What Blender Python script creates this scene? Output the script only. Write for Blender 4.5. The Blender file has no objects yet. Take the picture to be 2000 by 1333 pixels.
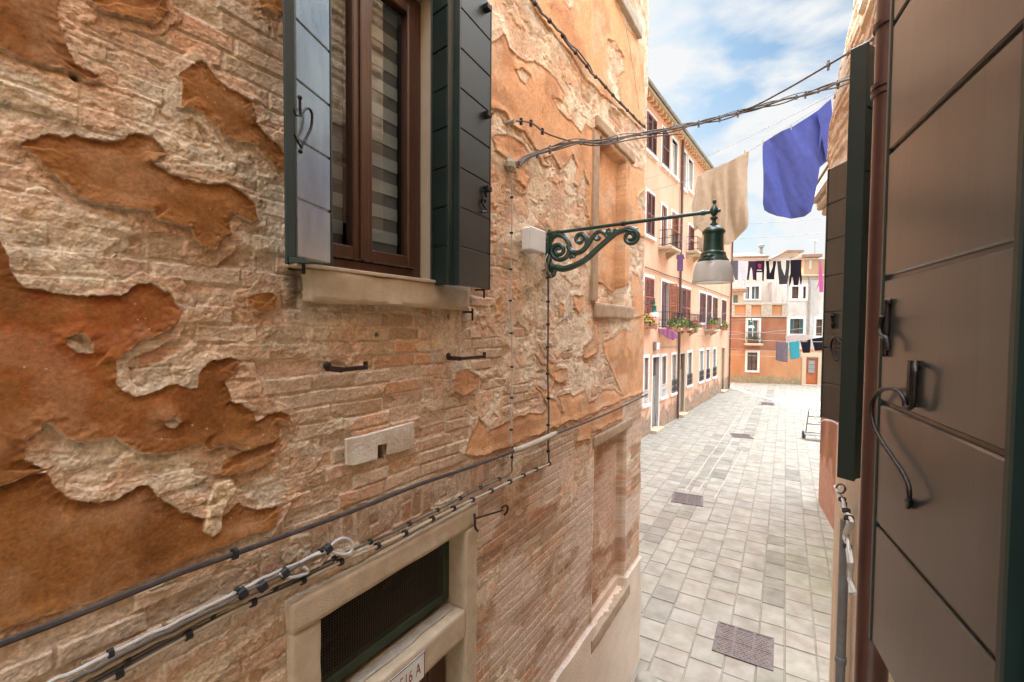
import bpy, bmesh, math, random
import numpy as np
from mathutils import Vector, Matrix
R = math.radians
random.seed(7)
scene = bpy.context.scene
COL = scene.collection

# ------------------------------------------------------------------ camera, world, sun, exposure
CAM_H = 4.3
F = 889.0                       # focal length in pixels of the 2000 px wide photograph
cam_d = bpy.data.cameras.new('camera'); cam = bpy.data.objects.new('camera', cam_d); COL.objects.link(cam)
cam_d.sensor_width = 36; cam_d.lens = F/2000*36; cam_d.clip_start = .02; cam_d.clip_end = 2000
CM = Matrix.Rotation(R(32.2), 3, 'Z') @ Matrix.Rotation(R(90-1.9), 3, 'X') @ Matrix.Rotation(R(.45), 3, 'Z')
cam.matrix_world = Matrix.Translation((0, 0, CAM_H)) @ CM.to_4x4()
scene.camera = cam
scene.view_settings.view_transform = 'Standard'; scene.view_settings.look = 'None'
scene.view_settings.gamma = 1; scene.view_settings.exposure = 3.0
SUN_EL, SUN_AZ = 38, -30        # azimuth from +Y, negative to the left
sd = bpy.data.lights.new('sun', 'SUN'); sun = bpy.data.objects.new('sun', sd); COL.objects.link(sun)
sd.energy = 2.0; sd.angle = R(.5); sd.color = (1, .94, .86)
sv = Vector((math.sin(R(SUN_AZ))*math.cos(R(SUN_EL)), math.cos(R(SUN_AZ))*math.cos(R(SUN_EL)), math.sin(R(SUN_EL))))
sun.rotation_euler = sv.to_track_quat('Z', 'Y').to_euler(); sun.location = sv*40
W = bpy.data.worlds.new('World'); scene.world = W; W.use_nodes = True
wn = W.node_tree.nodes; wl_ = W.node_tree.links; wn.clear()
wo = wn.new('ShaderNodeOutputWorld'); bg = wn.new('ShaderNodeBackground'); bg.inputs[1].default_value = .12
sk = wn.new('ShaderNodeTexSky'); sk.sky_type = 'NISHITA'; sk.sun_disc = False
sk.sun_elevation = R(SUN_EL); sk.sun_rotation = R(SUN_AZ); sk.altitude = 0; sk.air_density = 1; sk.dust_density = .6; sk.ozone_density = 1.5
tc = wn.new('ShaderNodeTexCoord'); mp = wn.new('ShaderNodeMapping'); mp.inputs['Scale'].default_value = (1, 1, 1.9)
mp.inputs['Location'].default_value = (.35, .1, .42)
nz = wn.new('ShaderNodeTexNoise'); nz.inputs['Scale'].default_value = 5.2; nz.inputs['Detail'].default_value = 9; nz.inputs['Roughness'].default_value = .52
nz.inputs['Distortion'].default_value = .25
cr = wn.new('ShaderNodeValToRGB'); cr.color_ramp.elements[0].position = .40; cr.color_ramp.elements[1].position = .57
mx = wn.new('ShaderNodeMix'); mx.data_type = 'RGBA'
wl_.new(tc.outputs['Generated'], mp.inputs[0]); wl_.new(mp.outputs[0], nz.inputs['Vector']); wl_.new(nz.outputs[0], cr.inputs[0])
tn_ = wn.new('ShaderNodeVectorMath'); tn_.operation = 'MULTIPLY'; tn_.inputs[1].default_value = (.215, .275, .28); wl_.new(sk.outputs[0], tn_.inputs[0])
sy_ = wn.new('ShaderNodeSeparateXYZ'); wl_.new(tc.outputs['Generated'], sy_.inputs[0])
hz_ = wn.new('ShaderNodeMapRange'); hz_.inputs[1].default_value = .06; hz_.inputs[2].default_value = .46; hz_.inputs[3].default_value = .85; hz_.inputs[4].default_value = 0; wl_.new(sy_.outputs[2], hz_.inputs[0])
ad_ = wn.new('ShaderNodeMath'); ad_.use_clamp = True; wl_.new(cr.outputs[0], ad_.inputs[0]); wl_.new(hz_.outputs[0], ad_.inputs[1])
wl_.new(ad_.outputs[0], mx.inputs[0]); wl_.new(tn_.outputs[0], mx.inputs[6])
CLOUD = mx.inputs[7]; CLOUD.default_value = (2.15, 2.18, 2.2, 1)
sx_ = wn.new('ShaderNodeSeparateXYZ'); wl_.new(tc.outputs['Generated'], sx_.inputs[0])
zr_ = wn.new('ShaderNodeMapRange'); zr_.inputs[1].default_value = .58; zr_.inputs[2].default_value = .74; zr_.inputs[3].default_value = .45; zr_.inputs[4].default_value = 6.6; wl_.new(sx_.outputs[2], zr_.inputs[0])
sm_ = wn.new('ShaderNodeVectorMath'); sm_.operation = 'SCALE'; wl_.new(mx.outputs[2], sm_.inputs[0]); wl_.new(zr_.outputs[0], sm_.inputs['Scale'])     # sky brightened overhead, out of view, to add light in the lane
wl_.new(sm_.outputs[0], bg.inputs[0]); wl_.new(bg.outputs[0], wo.inputs[0])

# ------------------------------------------------------------------ pixel -> world helpers
CO = Vector((0, 0, CAM_H))
def ray(px, py): return (CM @ Vector(((px-1000)/F, (666.5-py)/F, -1)))
def onplane(px, py, P, N):
    d = ray(px, py); N = Vector(N); return CO + d*((Vector(P)-CO).dot(N)/d.dot(N))
def atdepth(px, py, D): return CO + ray(px, py)*D
def proj(p):
    q = CM.transposed() @ (Vector(p)-CO); return (1000+F*q.x/-q.z, 666.5-F*q.y/-q.z)
WX = -1.65                      # near left wall plane
RX = .33                        # right wall plane
def LW(px, py):                 # -> (u along the wall, z)
    p = onplane(px, py, (WX, 0, 0), (1, 0, 0)); return (p.y, p.z)
def ground(px, py): return onplane(px, py, (0, 0, 0), (0, 0, 1))

# ------------------------------------------------------------------ numpy noise
def h2(ix, iy, s=0):
    with np.errstate(over='ignore'):
        x = (ix.astype(np.int64).astype(np.uint32)*np.uint32(374761393)) ^ (iy.astype(np.int64).astype(np.uint32)*np.uint32(668265263)) ^ np.uint32((s*2246822519+1013904223) & 0xffffffff)
        x = (x ^ (x >> np.uint32(13)))*np.uint32(1274126177); x = (x ^ (x >> np.uint32(16)))*np.uint32(2246822519); x = x ^ (x >> np.uint32(15))
    return (x & np.uint32(0xffffff)).astype(np.float64)/16777215.
def vn(x, y, s=0):
    ix = np.floor(x); iy = np.floor(y); fx = x-ix; fy = y-iy
    fx = fx*fx*(3-2*fx); fy = fy*fy*(3-2*fy)
    a = h2(ix, iy, s); b = h2(ix+1, iy, s); c = h2(ix, iy+1, s); d = h2(ix+1, iy+1, s)
    return (a*(1-fx)+b*fx)*(1-fy)+(c*(1-fx)+d*fx)*fy
def fbm(x, y, o=4, s=0, g=.5):
    t = 0; a = 1; n = 0
    for i in range(o):
        t = t+a*vn(x+i*17.3, y-i*9.1, s+i*31); n += a; a *= g; x = x*2.03; y = y*2.03
    return t/n
def ss(a, b, x):
    t = np.clip((x-a)/(b-a), 0, 1); return t*t*(3-2*t)
def lerp(a, b, t): return a+(b-a)*t
def sdf(poly, u, z):            # negative inside
    P = np.array(poly, float); out = np.full(u.shape, 9.)
    m = .35
    sel = (u > P[:, 0].min()-m) & (u < P[:, 0].max()+m) & (z > P[:, 1].min()-m) & (z < P[:, 1].max()+m)
    if not sel.any(): return out
    x = u[sel]; y = z[sel]; d = np.full(x.shape, 1e9); ins = np.zeros(x.shape, bool)
    for i in range(len(P)):
        ax, ay = P[i]; bx, by = P[(i+1) % len(P)]
        ex, ey = bx-ax, by-ay; L = ex*ex+ey*ey
        if L < 1e-12: continue
        t = np.clip(((x-ax)*ex+(y-ay)*ey)/L, 0, 1)
        d = np.minimum(d, (x-ax-t*ex)**2+(y-ay-t*ey)**2)
        if ay != by: ins ^= ((ay > y) != (by > y)) & (x < (bx-ax)*(y-ay)/(by-ay)+ax)
    d = np.sqrt(d); d[ins] *= -1; out[sel] = d
    return out

# ------------------------------------------------------------------ materials
def mat(name, c1, c2=None, scale=8, rough=.7, bump=.15, metal=0, bscale=None, coat=0, attr=None, attr_amt=None, spec=None, detail=6, stretch=None, trans=0, dist=.01):
    m = bpy.data.materials.new(name); m.use_nodes = True; n = m.node_tree.nodes; l = m.node_tree.links
    b = n['Principled BSDF']; b.inputs['Roughness'].default_value = rough; b.inputs['Metallic'].default_value = metal
    if coat: b.inputs['Coat Weight'].default_value = coat; b.inputs['Coat Roughness'].default_value = .18
    if spec is not None: b.inputs['Specular IOR Level'].default_value = spec
    if trans: b.inputs['Transmission Weight'].default_value = trans
    g = n.new('ShaderNodeNewGeometry'); mpp = n.new('ShaderNodeMapping'); l.new(g.outputs['Position'], mpp.inputs[0])
    if stretch: mpp.inputs['Scale'].default_value = stretch
    t = n.new('ShaderNodeTexNoise'); t.inputs['Scale'].default_value = scale; t.inputs['Detail'].default_value = detail; t.inputs['Roughness'].default_value = .6
    l.new(mpp.outputs[0], t.inputs['Vector'])
    r = n.new('ShaderNodeMapRange'); r.inputs[1].default_value = .3; r.inputs[2].default_value = .7; l.new(t.outputs[0], r.inputs[0])
    if c2 is None: c2 = tuple(x*.8 for x in c1)
    x = n.new('ShaderNodeMix'); x.data_type = 'RGBA'; l.new(r.outputs[0], x.inputs[0])
    x.inputs[6].default_value = (*c2, 1); x.inputs[7].default_value = (*c1, 1)
    out = x.outputs[2]
    if attr:
        a = n.new('ShaderNodeAttribute'); a.attribute_name = attr
        y = n.new('ShaderNodeMix'); y.data_type = 'RGBA'; y.blend_type = 'MULTIPLY'; y.inputs[0].default_value = 1
        l.new(a.outputs['Color'], y.inputs[6]); l.new(out, y.inputs[7]); out = y.outputs[2]
    l.new(out, b.inputs['Base Color'])
    if bump:
        t2 = n.new('ShaderNodeTexNoise'); t2.inputs['Scale'].default_value = bscale or scale*4; t2.inputs['Detail'].default_value = 5
        l.new(mpp.outputs[0], t2.inputs['Vector'])
        bp = n.new('ShaderNodeBump'); bp.inputs['Strength'].default_value = bump; bp.inputs['Distance'].default_value = dist
        l.new(t2.outputs[0], bp.inputs['Height']); l.new(bp.outputs[0], b.inputs['Normal'])
    return m
M = {}
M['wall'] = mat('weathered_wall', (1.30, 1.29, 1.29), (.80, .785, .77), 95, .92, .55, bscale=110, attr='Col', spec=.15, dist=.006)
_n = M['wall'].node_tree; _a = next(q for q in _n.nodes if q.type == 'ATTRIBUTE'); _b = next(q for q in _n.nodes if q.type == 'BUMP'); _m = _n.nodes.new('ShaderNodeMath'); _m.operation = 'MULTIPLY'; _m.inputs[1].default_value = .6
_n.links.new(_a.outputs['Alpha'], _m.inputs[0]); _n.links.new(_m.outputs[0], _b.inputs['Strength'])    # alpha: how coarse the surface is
M['pave'] = mat('paving_stone', (1.05, 1.04, 1.01), (.68, .655, .575), 3.2, .75, .3, bscale=60, attr='Col', spec=.3)
M['joint'] = mat('joint_sand', (.26, .24, .19), (.16, .16, .11), 5, .95, .3)
M['stone'] = mat('pale_stone', (.62, .485, .335), (.48, .37, .25), 14, .9, .8, bscale=190, dist=.004, spec=.2)
M['stone_tan'] = mat('tan_stone', (.52, .385, .26), (.38, .26, .165), 12, .9, .7, bscale=150, dist=.004, spec=.2)
M['stone_grey'] = mat('grey_stone', (.50, .44, .35), (.30, .26, .20), 7, .85, .4)  # darker, greyer stone than the pale one
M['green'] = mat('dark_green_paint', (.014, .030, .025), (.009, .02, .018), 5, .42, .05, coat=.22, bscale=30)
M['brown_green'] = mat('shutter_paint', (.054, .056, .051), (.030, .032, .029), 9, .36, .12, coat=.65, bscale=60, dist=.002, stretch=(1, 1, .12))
M['sky_sheen'] = mat('shutter_paint_sky_sheen', (.40, .49, .53), (.17, .22, .245), 5, .27, .06, metal=.6, coat=.8, bscale=30, stretch=(1, 1, .35))  # dark green leaf; its sky reflection is put into the paint colour
M['wood'] = mat('window_wood', (.10, .038, .019), (.05, .02, .011), 6, .4, .15, stretch=(12, 12, 1), coat=.3)
M['lamp'] = mat('lamp_green', (.012, .062, .042), (.008, .038, .028), 12, .35, .15, coat=.5)
M['iron'] = mat('rusty_iron', (.06, .028, .018), (.025, .014, .012), 40, .6, .4, metal=.4)
M['dark_iron'] = mat('dark_iron', (.03, .022, .02), (.018, .014, .013), 20, .42, .3, metal=.6)
M['rod'] = mat('grey_conduit', (.10, .075, .065), (.05, .04, .035), 14, .5, .3, metal=.3)
M['cable_w'] = mat('white_cable', (.66, .63, .59), (.42, .40, .36), 9, .6, .05)
M['cable_b'] = mat('beige_cable', (.52, .43, .32), (.36, .29, .2), 9, .6, .05)
M['cable_g'] = mat('grey_cable', (.15, .13, .115), (.08, .07, .06), 9, .6, .1)
M['black'] = mat('black_plastic', (.012, .012, .013), None, 9, .5, .05)
M['plastic'] = mat('white_plastic', (.78, .76, .72), (.70, .68, .63), 4, .5, .03)
M['pipe'] = mat('brown_pipe', (.085, .032, .024), (.055, .02, .016), 5, .38, .08, coat=.5)
M['gpipe'] = mat('grey_pipe', (.26, .26, .26), (.17, .17, .165), 9, .55, .1)
M['cream'] = mat('cream_render', (.56, .46, .34), (.42, .33, .23), 2.5, .9, .3)
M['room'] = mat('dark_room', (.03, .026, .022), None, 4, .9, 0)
M['white'] = mat('white_paint', (.78, .75, .70), (.66, .63, .58), 6, .7, .05)
M['blind_w'] = mat('blind_light', (.44, .43, .42), None, 6, .8, 0)
M['blind_d'] = mat('blind_dark', (.17, .16, .155), None, 6, .8, 0)
M['redsh'] = mat('red_shutter', (.36, .105, .065), (.25, .07, .045), 8, .6, .1)
M['brownsh'] = mat('brown_shutter', (.20, .070, .052), (.14, .05, .038), 8, .6, .1)
M['orangesh'] = mat('orange_wood', (.50, .15, .05), (.34, .09, .03), 4, .55, .1)
M['tealsh'] = mat('teal_shutter', (.06, .14, .13), (.04, .10, .10), 8, .6, .1)
M['roof'] = mat('roof_tile', (.34, .20, .13), (.2, .14, .10), 5, .9, .3)
M['gutter'] = mat('gutter_zinc', (.36, .35, .32), (.22, .21, .19), 6, .5, .1, metal=.3)
M['dpipe'] = mat('far_pipe', (.15, .08, .06), (.10, .05, .04), 6, .5, .05)
M['plank'] = mat('old_door_wood', (.10, .035, .02), (.05, .02, .012), 5, .6, .3, stretch=(10, 10, 1))
M['leaf'] = mat('leaf', (.16, .20, .035), (.07, .12, .02), 30, .6, .1)
M['leaf2'] = mat('leaf_light', (.34, .32, .07), (.16, .20, .04), 30, .6, .1)
M['flower_red'] = mat('flower_red', (.55, .05, .05), None, 20, .6, 0)
M['flower_yel'] = mat('flower_yellow', (.75, .45, .06), None, 20, .6, 0)
M['terra'] = mat('terracotta', (.35, .13, .07), None, 9, .8, .1)
def cloth_mat(n, c, c2=None, s=14): return mat(n, c, c2, s, .92, .35, bscale=90, spec=.1, dist=.004)
M['blue'] = cloth_mat('blue_towel', (.078, .102, .35), (.064, .084, .29))
M['beige'] = cloth_mat('beige_sheet', (.50, .41, .31), (.42, .34, .25))
def glass_mat(n, tint=(.9, .93, .92), k=1.45, rough=0.02):
    m = bpy.data.materials.new(n); m.use_nodes = True; nn = m.node_tree.nodes; l = m.node_tree.links; nn.clear()
    o = nn.new('ShaderNodeOutputMaterial'); x = nn.new('ShaderNodeMixShader'); t = nn.new('ShaderNodeBsdfTransparent'); t.inputs[0].default_value = (*tint, 1)
    g = nn.new('ShaderNodeBsdfGlossy'); g.inputs['Roughness'].default_value = rough; f = nn.new('ShaderNodeFresnel'); f.inputs[0].default_value = k; gg = nn.new('ShaderNodeNewGeometry'); im = nn.new('ShaderNodeMath'); im.operation = 'SUBTRACT'; im.inputs[0].default_value = 1; l.new(gg.outputs['Backfacing'], im.inputs[1]); mm = nn.new('ShaderNodeMath'); mm.operation = 'MULTIPLY'; l.new(f.outputs[0], mm.inputs[0]); l.new(im.outputs[0], mm.inputs[1])
    l.new(mm.outputs[0], x.inputs[0]); l.new(t.outputs[0], x.inputs[1]); l.new(g.outputs[0], x.inputs[2]); l.new(x.outputs[0], o.inputs[0]); return m
M['glass'] = glass_mat('window_glass', k=1.75)
M['pane_dark'] = mat('far_glass', (.06, .065, .065), (.03, .03, .032), 3, .12, 0, spec=.9)
M['pane_light'] = mat('far_blind', (.72, .72, .68), (.55, .56, .54), 3, .4, 0)
_s = bpy.data.materials.new('ribbed_shade'); _s.use_nodes = True; _n = _s.node_tree; _n.nodes.clear(); _o = _n.nodes.new('ShaderNodeOutputMaterial'); _d = _n.nodes.new('ShaderNodeBsdfDiffuse'); _t = _n.nodes.new('ShaderNodeBsdfTranslucent'); _x = _n.nodes.new('ShaderNodeMixShader'); _g = _n.nodes.new('ShaderNodeBsdfGlossy'); _y = _n.nodes.new('ShaderNodeMixShader'); _g.inputs['Roughness'].default_value = .2
_d.inputs[0].default_value = (.86, .83, .78, 1); _t.inputs[0].default_value = (.9, .88, .82, 1); _x.inputs[0].default_value = .5; _y.inputs[0].default_value = .06
_n.links.new(_d.outputs[0], _x.inputs[1]); _n.links.new(_t.outputs[0], _x.inputs[2]); _n.links.new(_x.outputs[0], _y.inputs[1]); _n.links.new(_g.outputs[0], _y.inputs[2]); _n.links.new(_y.outputs[0], _o.inputs[0])
M['shade'] = _s; M['shade_old'] = mat('ribbed_glass', (.95, .92, .87), (.9, .87, .81), 4, .3, .05, trans=.65)

def stucco(name, c, c2, low, low2, zlow, scale=1.5, brick=None, fade=.5):
    """painted stucco whose foot (below zlow, with an uneven edge) has peeled and gone damp"""
    m = bpy.data.materials.new(name); m.use_nodes = True; n = m.node_tree.nodes; l = m.node_tree.links; b = n['Principled BSDF']
    b.inputs['Roughness'].default_value = .9; b.inputs['Specular IOR Level'].default_value = .2
    g = n.new('ShaderNodeNewGeometry'); sp = n.new('ShaderNodeSeparateXYZ'); l.new(g.outputs['Position'], sp.inputs[0])
    def noise(s, d=6, st=None):
        t = n.new('ShaderNodeTexNoise'); t.inputs['Scale'].default_value = s; t.inputs['Detail'].default_value = d
        if st:
            q = n.new('ShaderNodeMapping'); q.inputs['Scale'].default_value = st; l.new(g.outputs['Position'], q.inputs[0]); l.new(q.outputs[0], t.inputs['Vector'])
        else: l.new(g.outputs['Position'], t.inputs['Vector'])
        return t.outputs[0]
    def rng(v, a, bb):
        r = n.new('ShaderNodeMapRange'); r.inputs[1].default_value = a; r.inputs[2].default_value = bb; l.new(v, r.inputs[0]); return r.outputs[0]
    def mix(f, a, bb):
        x = n.new('ShaderNodeMix'); x.data_type = 'RGBA'; l.new(f, x.inputs[0])
        for i, v in ((6, a), (7, bb)):
            if isinstance(v, tuple): x.inputs[i].default_value = (*v, 1)
            else: l.new(v, x.inputs[i])
        return x.outputs[2]
    up = mix(rng(noise(scale, 7, (1, 1, .45)), .35, .68), c2, c)
    up = mix(rng(noise(22, 4), .2, 1.2), up, tuple(v*.75 for v in c2))
    lo = mix(rng(noise(5, 6), .35, .65), low2, low)
    if brick:
        bt = n.new('ShaderNodeTexBrick'); bt.inputs['Scale'].default_value = 1; bt.inputs['Brick Width'].default_value = .25; bt.inputs['Row Height'].default_value = .07; bt.inputs['Mortar Size'].default_value = .008
        bt.inputs['Color1'].default_value = (*brick, 1); bt.inputs['Color2'].default_value = (*tuple(v*.7 for v in brick), 1); bt.inputs['Mortar'].default_value = (*low, 1)
        q = n.new('ShaderNodeCombineXYZ'); ad = n.new('ShaderNodeMath'); l.new(sp.outputs[0], ad.inputs[0]); l.new(sp.outputs[1], ad.inputs[1])
        l.new(ad.outputs[0], q.inputs[0]); l.new(sp.outputs[2], q.inputs[1]); l.new(q.outputs[0], bt.inputs['Vector'])
        lo = mix(rng(noise(1.3, 5), .42, .56), lo, bt.outputs[0])
    a = n.new('ShaderNodeMath'); a.operation = 'MULTIPLY_ADD'; l.new(noise(1.8, 7), a.inputs[0]); a.inputs[1].default_value = -1.8*fade*2; l.new(sp.outputs[2], a.inputs[2])
    f = rng(a.outputs[0], zlow-.9*fade*2-.12, zlow-.9*fade*2+.12)
    l.new(mix(f, lo, up), b.inputs['Base Color'])
    bp = n.new('ShaderNodeBump'); bp.inputs['Strength'].default_value = .3; bp.inputs['Distance'].default_value = .02; l.new(noise(18, 6), bp.inputs['Height']); l.new(bp.outputs[0], b.inputs['Normal'])
    return m
M['pink'] = stucco('pink_stucco', (.84, .505, .355), (.76, .405, .255), (.44, .31, .22), (.20, .155, .12), .85, brick=(.46, .25, .15))
M['pinkwall_up'] = M['pink']
M['far_low'] = stucco('far_orange_stucco', (.60, .325, .17), (.46, .215, .10), (.38, .29, .17), (.25, .2, .12), .5, 1.2)
M['far_red'] = stucco('far_red_stucco', (.46, .23, .135), (.26, .105, .06), (.46, .17, .09), (.32, .10, .055), -3, .8)
M['far_white'] = stucco('far_white_stucco', (.76, .70, .64), (.46, .42, .38), (.5, .4, .34), (.4, .32, .28), -3, 1.6)
M['orange2'] = stucco('orange_render', (.50, .24, .13), (.20, .09, .05), (.50, .29, .20), (.42, .23, .16), 1.2, 1.6)
M['side'] = stucco('side_render', (.50, .33, .2), (.4, .25, .15), (.4, .3, .2), (.3, .2, .15), .8, 1)

# ------------------------------------------------------------------ mesh helpers
WLOC = {}
def tag(o, label=None, cat=None, group=None, kind=None):
    if label: o['label'] = label
    if cat: o['category'] = cat
    if group: o['group'] = group
    if kind: o['kind'] = kind
    return o
def empty(name, loc, label=None, cat=None, group=None):
    o = bpy.data.objects.new(name, None); o.empty_display_size = .1; COL.objects.link(o); o.location = loc
    WLOC[o.name] = Vector(loc); return tag(o, label, cat, group)
def link(name, me, m, parent=None, origin=None, smooth=False, ang=None):
    o = bpy.data.objects.new(name, me); COL.objects.link(o)
    if parent is not None: o.parent = parent; base = WLOC[parent.name]; WLOC[o.name] = base
    else:
        base = Vector(origin) if origin is not None else Vector((0, 0, 0)); o.location = base; WLOC[o.name] = base
    if base.length > 0: me.transform(Matrix.Translation(-base))
    for q in (m if isinstance(m, (list, tuple)) else [m]): me.materials.append(q)
    if smooth:
        me.polygons.foreach_set('use_smooth', [True]*len(me.polygons))
        if ang: me.set_sharp_from_angle(angle=R(ang))
    return o
class MB:
    def __init__(s): s.v = []; s.f = []; s.m = []; s.cur = 0
    def add(s, vs, fs):
        k = len(s.v); s.v += [tuple(v) for v in vs]; s.f += [tuple(i+k for i in f) for f in fs]; s.m += [s.cur]*len(fs); return s
    def hexa(s, p):             # 8 corners: bottom 4, top 4
        return s.add(p, [(0, 3, 2, 1), (4, 5, 6, 7), (0, 1, 5, 4), (1, 2, 6, 5), (2, 3, 7, 6), (3, 0, 4, 7)])
    def box(s, fn, a0, a1, b0, b1, c0, c1):     # fn(a,b,c)->world
        return s.hexa([fn(a0, b0, c0), fn(a1, b0, c0), fn(a1, b1, c0), fn(a0, b1, c0), fn(a0, b0, c1), fn(a1, b0, c1), fn(a1, b1, c1), fn(a0, b1, c1)])
    def tube(s, pts, r, n=8, cap=True):
        pts = [Vector(p) for p in pts]; N = len(pts); rr = r if isinstance(r, (list, tuple)) else [r]*N
        t0 = (pts[1]-pts[0]).normalized(); up = Vector((0, 0, 1)) if abs(t0.z) < .9 else Vector((1, 0, 0)); nrm = (up-t0*up.dot(t0)).normalized()
        vs = []
        for i, p in enumerate(pts):
            t = ((pts[min(i+1, N-1)]-p).normalized()+(p-pts[max(i-1, 0)]).normalized())
            t = t.normalized() if t.length > 1e-6 else t0
            nrm = (nrm-t*nrm.dot(t)).normalized(); b = t.cross(nrm)
            for k in range(n):
                a = 2*math.pi*k/n; vs.append(p+(nrm*math.cos(a)+b*math.sin(a))*rr[i])
        fs = [(i*n+k, i*n+(k+1) % n, (i+1)*n+(k+1) % n, (i+1)*n+k) for i in range(N-1) for k in range(n)]
        if cap: fs += [tuple(range(n-1, -1, -1)), tuple((N-1)*n+k for k in range(n))]
        return s.add(vs, fs)
    def lathe(s, prof, c, n=24, ax=(0, 0, 1), cap=False):      # prof: [(r, h)] along ax
        ax = Vector(ax).normalized(); u = ax.orthogonal().normalized(); w = ax.cross(u); c = Vector(c); vs = []
        for r, h in prof:
            for k in range(n):
                a = 2*math.pi*k/n; vs.append(c+ax*h+(u*math.cos(a)+w*math.sin(a))*r)
        fs = [(i*n+k, i*n+(k+1) % n, (i+1)*n+(k+1) % n, (i+1)*n+k) for i in range(len(prof)-1) for k in range(n)]
        if cap: fs += [tuple(range(n-1, -1, -1)), tuple((len(prof)-1)*n+k for k in range(n))]
        return s.add(vs, fs)
    def prism(s, poly, d):      # poly: 3-D points in a plane, d: thickness vector
        n = len(poly); d = Vector(d); a = [Vector(p) for p in poly]
        return s.add(a+[p+d for p in a], [tuple(range(n-1, -1, -1)), tuple(range(n, 2*n))]+[(i, (i+1) % n, n+(i+1) % n, n+i) for i in range(n)])
    def ball(s, c, r, n=10, sc=(1, 1, 1)):
        c = Vector(c); vs = []; fs = []; h = n//2
        for i in range(h+1):
            for k in range(n):
                a = math.pi*i/h; b = 2*math.pi*k/n; vs.append(c+Vector((math.sin(a)*math.cos(b)*sc[0], math.sin(a)*math.sin(b)*sc[1], math.cos(a)*sc[2]))*r)
        for i in range(h):
            for k in range(n): fs.append((i*n+k, (i+1)*n+k, (i+1)*n+(k+1) % n, i*n+(k+1) % n))
        return s.add(vs, fs)
    def mesh(s, name, recalc=True, bevel=0):
        me = bpy.data.meshes.new(name); me.from_pydata(s.v, [], s.f)
        me.polygons.foreach_set('material_index', s.m)
        if recalc or bevel:
            bm = bmesh.new(); bm.from_mesh(me)
            bmesh.ops.recalc_face_normals(bm, faces=bm.faces)
            if bevel: bmesh.ops.bevel(bm, geom=[e for e in bm.edges if len(e.link_faces) == 2 and e.calc_face_angle(0) > .6], offset=bevel, segments=1, affect='EDGES', clamp_overlap=True)
            bm.to_mesh(me); bm.free()
        me.update(); return me
    def build(s, name, m, parent=None, origin=None, smooth=False, ang=40, bevel=0, recalc=True):
        return link(name, s.mesh(name, recalc, bevel), m, parent, origin, smooth, ang if smooth else None)
def smooth_path(pts, k=6):      # Catmull-Rom
    P = [Vector(p) for p in pts]; out = []
    for i in range(len(P)-1):
        a, b, c, d = P[max(i-1, 0)], P[i], P[i+1], P[min(i+2, len(P)-1)]
        for j in range(k):
            t = j/k; out.append(.5*((2*b)+(c-a)*t+(2*a-5*b+4*c-d)*t*t+(3*b-a-3*c+d)*t**3))
    return out+[P[-1]]
def XYZ(a, b, c): return Vector((a, b, c))

# ================================================================== THE GROUND
M['pointing'] = mat('fresh_pointing', (.44, .41, .34), (.30, .28, .22), 9, .95, .3)
me = bpy.data.meshes.new('ground'); me.from_pydata([(-300, -300, -.03), (300, -300, -.03), (300, 400, -.03), (-300, 400, -.03)], [], [(0, 1, 2, 3)])
tag(link('ground', me, M['joint']), kind='structure')
PA = R(-1.2)                    # the paving runs very slightly off the lane
pdir = Vector((math.sin(PA), math.cos(PA), 0)); pcr = Vector((math.cos(PA), -math.sin(PA), 0))
GR = lambda L: [tuple(ground(x, y)[:2]) for x, y in L]
dark_zones = [GR([(1480, 1195), (1497, 1120), (1515, 1042), (1541, 1042), (1540, 1120), (1532, 1195)]), GR([(1395, 935), (1425, 880), (1470, 800), (1500, 760), (1515, 760), (1460, 860), (1430, 935)]),
              GR([(1255, 1060), (1310, 985), (1350, 990), (1290, 1080), (1255, 1090)]), GR([(1520, 985), (1545, 915), (1572, 915), (1560, 990)]), GR([(1335, 950), (1400, 850), (1430, 850), (1370, 955)])]
moss = GR([(1540, 1130), (1560, 1085), (1645, 1085), (1645, 1130)])
def inpoly(P, x, y):
    c = False
    for i in range(len(P)):
        ax, ay = P[i]; bx, by = P[i-1]
        if (ay > y) != (by > y) and x < (bx-ax)*(y-ay)/(by-ay)+ax: c = not c
    return c
mcx, mcy = sum(p[0] for p in moss)/4, sum(p[1] for p in moss)/4
rg = random.Random(3); V = []; Fc = []; C = []
s0 = -9.5
while s0 < 5.5:
    w = rg.choice([.31, .36, .40, .34]); t = -4+rg.random()
    while t < 44:
        L = rg.uniform(.30, .62); g = .006
        z = rg.uniform(-.004, .004); b = .008
        cx, cy = (pcr*(s0+w/2)+pdir*(t+L/2))[:2]
        base = rg.uniform(.335, .375); tint = rg.choice([(1, .92, .775), (1, .905, .76), (1, .925, .775), (1, .90, .775), (.99, .925, .765), (1.03, .905, .76)]); col = [base*k for k in tint]
        for D in dark_zones:
            if inpoly(D, cx, cy) and rg.random() < .7: dk = rg.uniform(.68, .90); col = [k*dk for k in col]; break
        mo = .8*math.exp(-((cx-mcx)**2+((cy-mcy)/1.6)**2)/.35)*rg.uniform(.3, 1); col = [col[0]*(1-.22*mo), col[1]*(1-.12*mo), col[2]*(1-.42*mo)]
        if rg.random() < .05: col = [k*.84 for k in col]
        k = len(V)
        for inset, zz in ((g, z-b), (g+b, z)):
            for a, c in ((inset, inset), (w-inset, inset), (w-inset, L-inset), (inset, L-inset)):
                q = pcr*(s0+a)+pdir*(t+c); V.append((q.x, q.y, zz))
        Fc += [(k+4, k+5, k+6, k+7), (k, k+1, k+5, k+4), (k+1, k+2, k+6, k+5), (k+2, k+3, k+7, k+6), (k+3, k, k+4, k+7)]
        C += [(*[q*.62 for q in col], 1)]*4+[(*col, 1)]*4
        t += L
    s0 += w
V = [(x, y, z-.004) for x, y, z in V]
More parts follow.
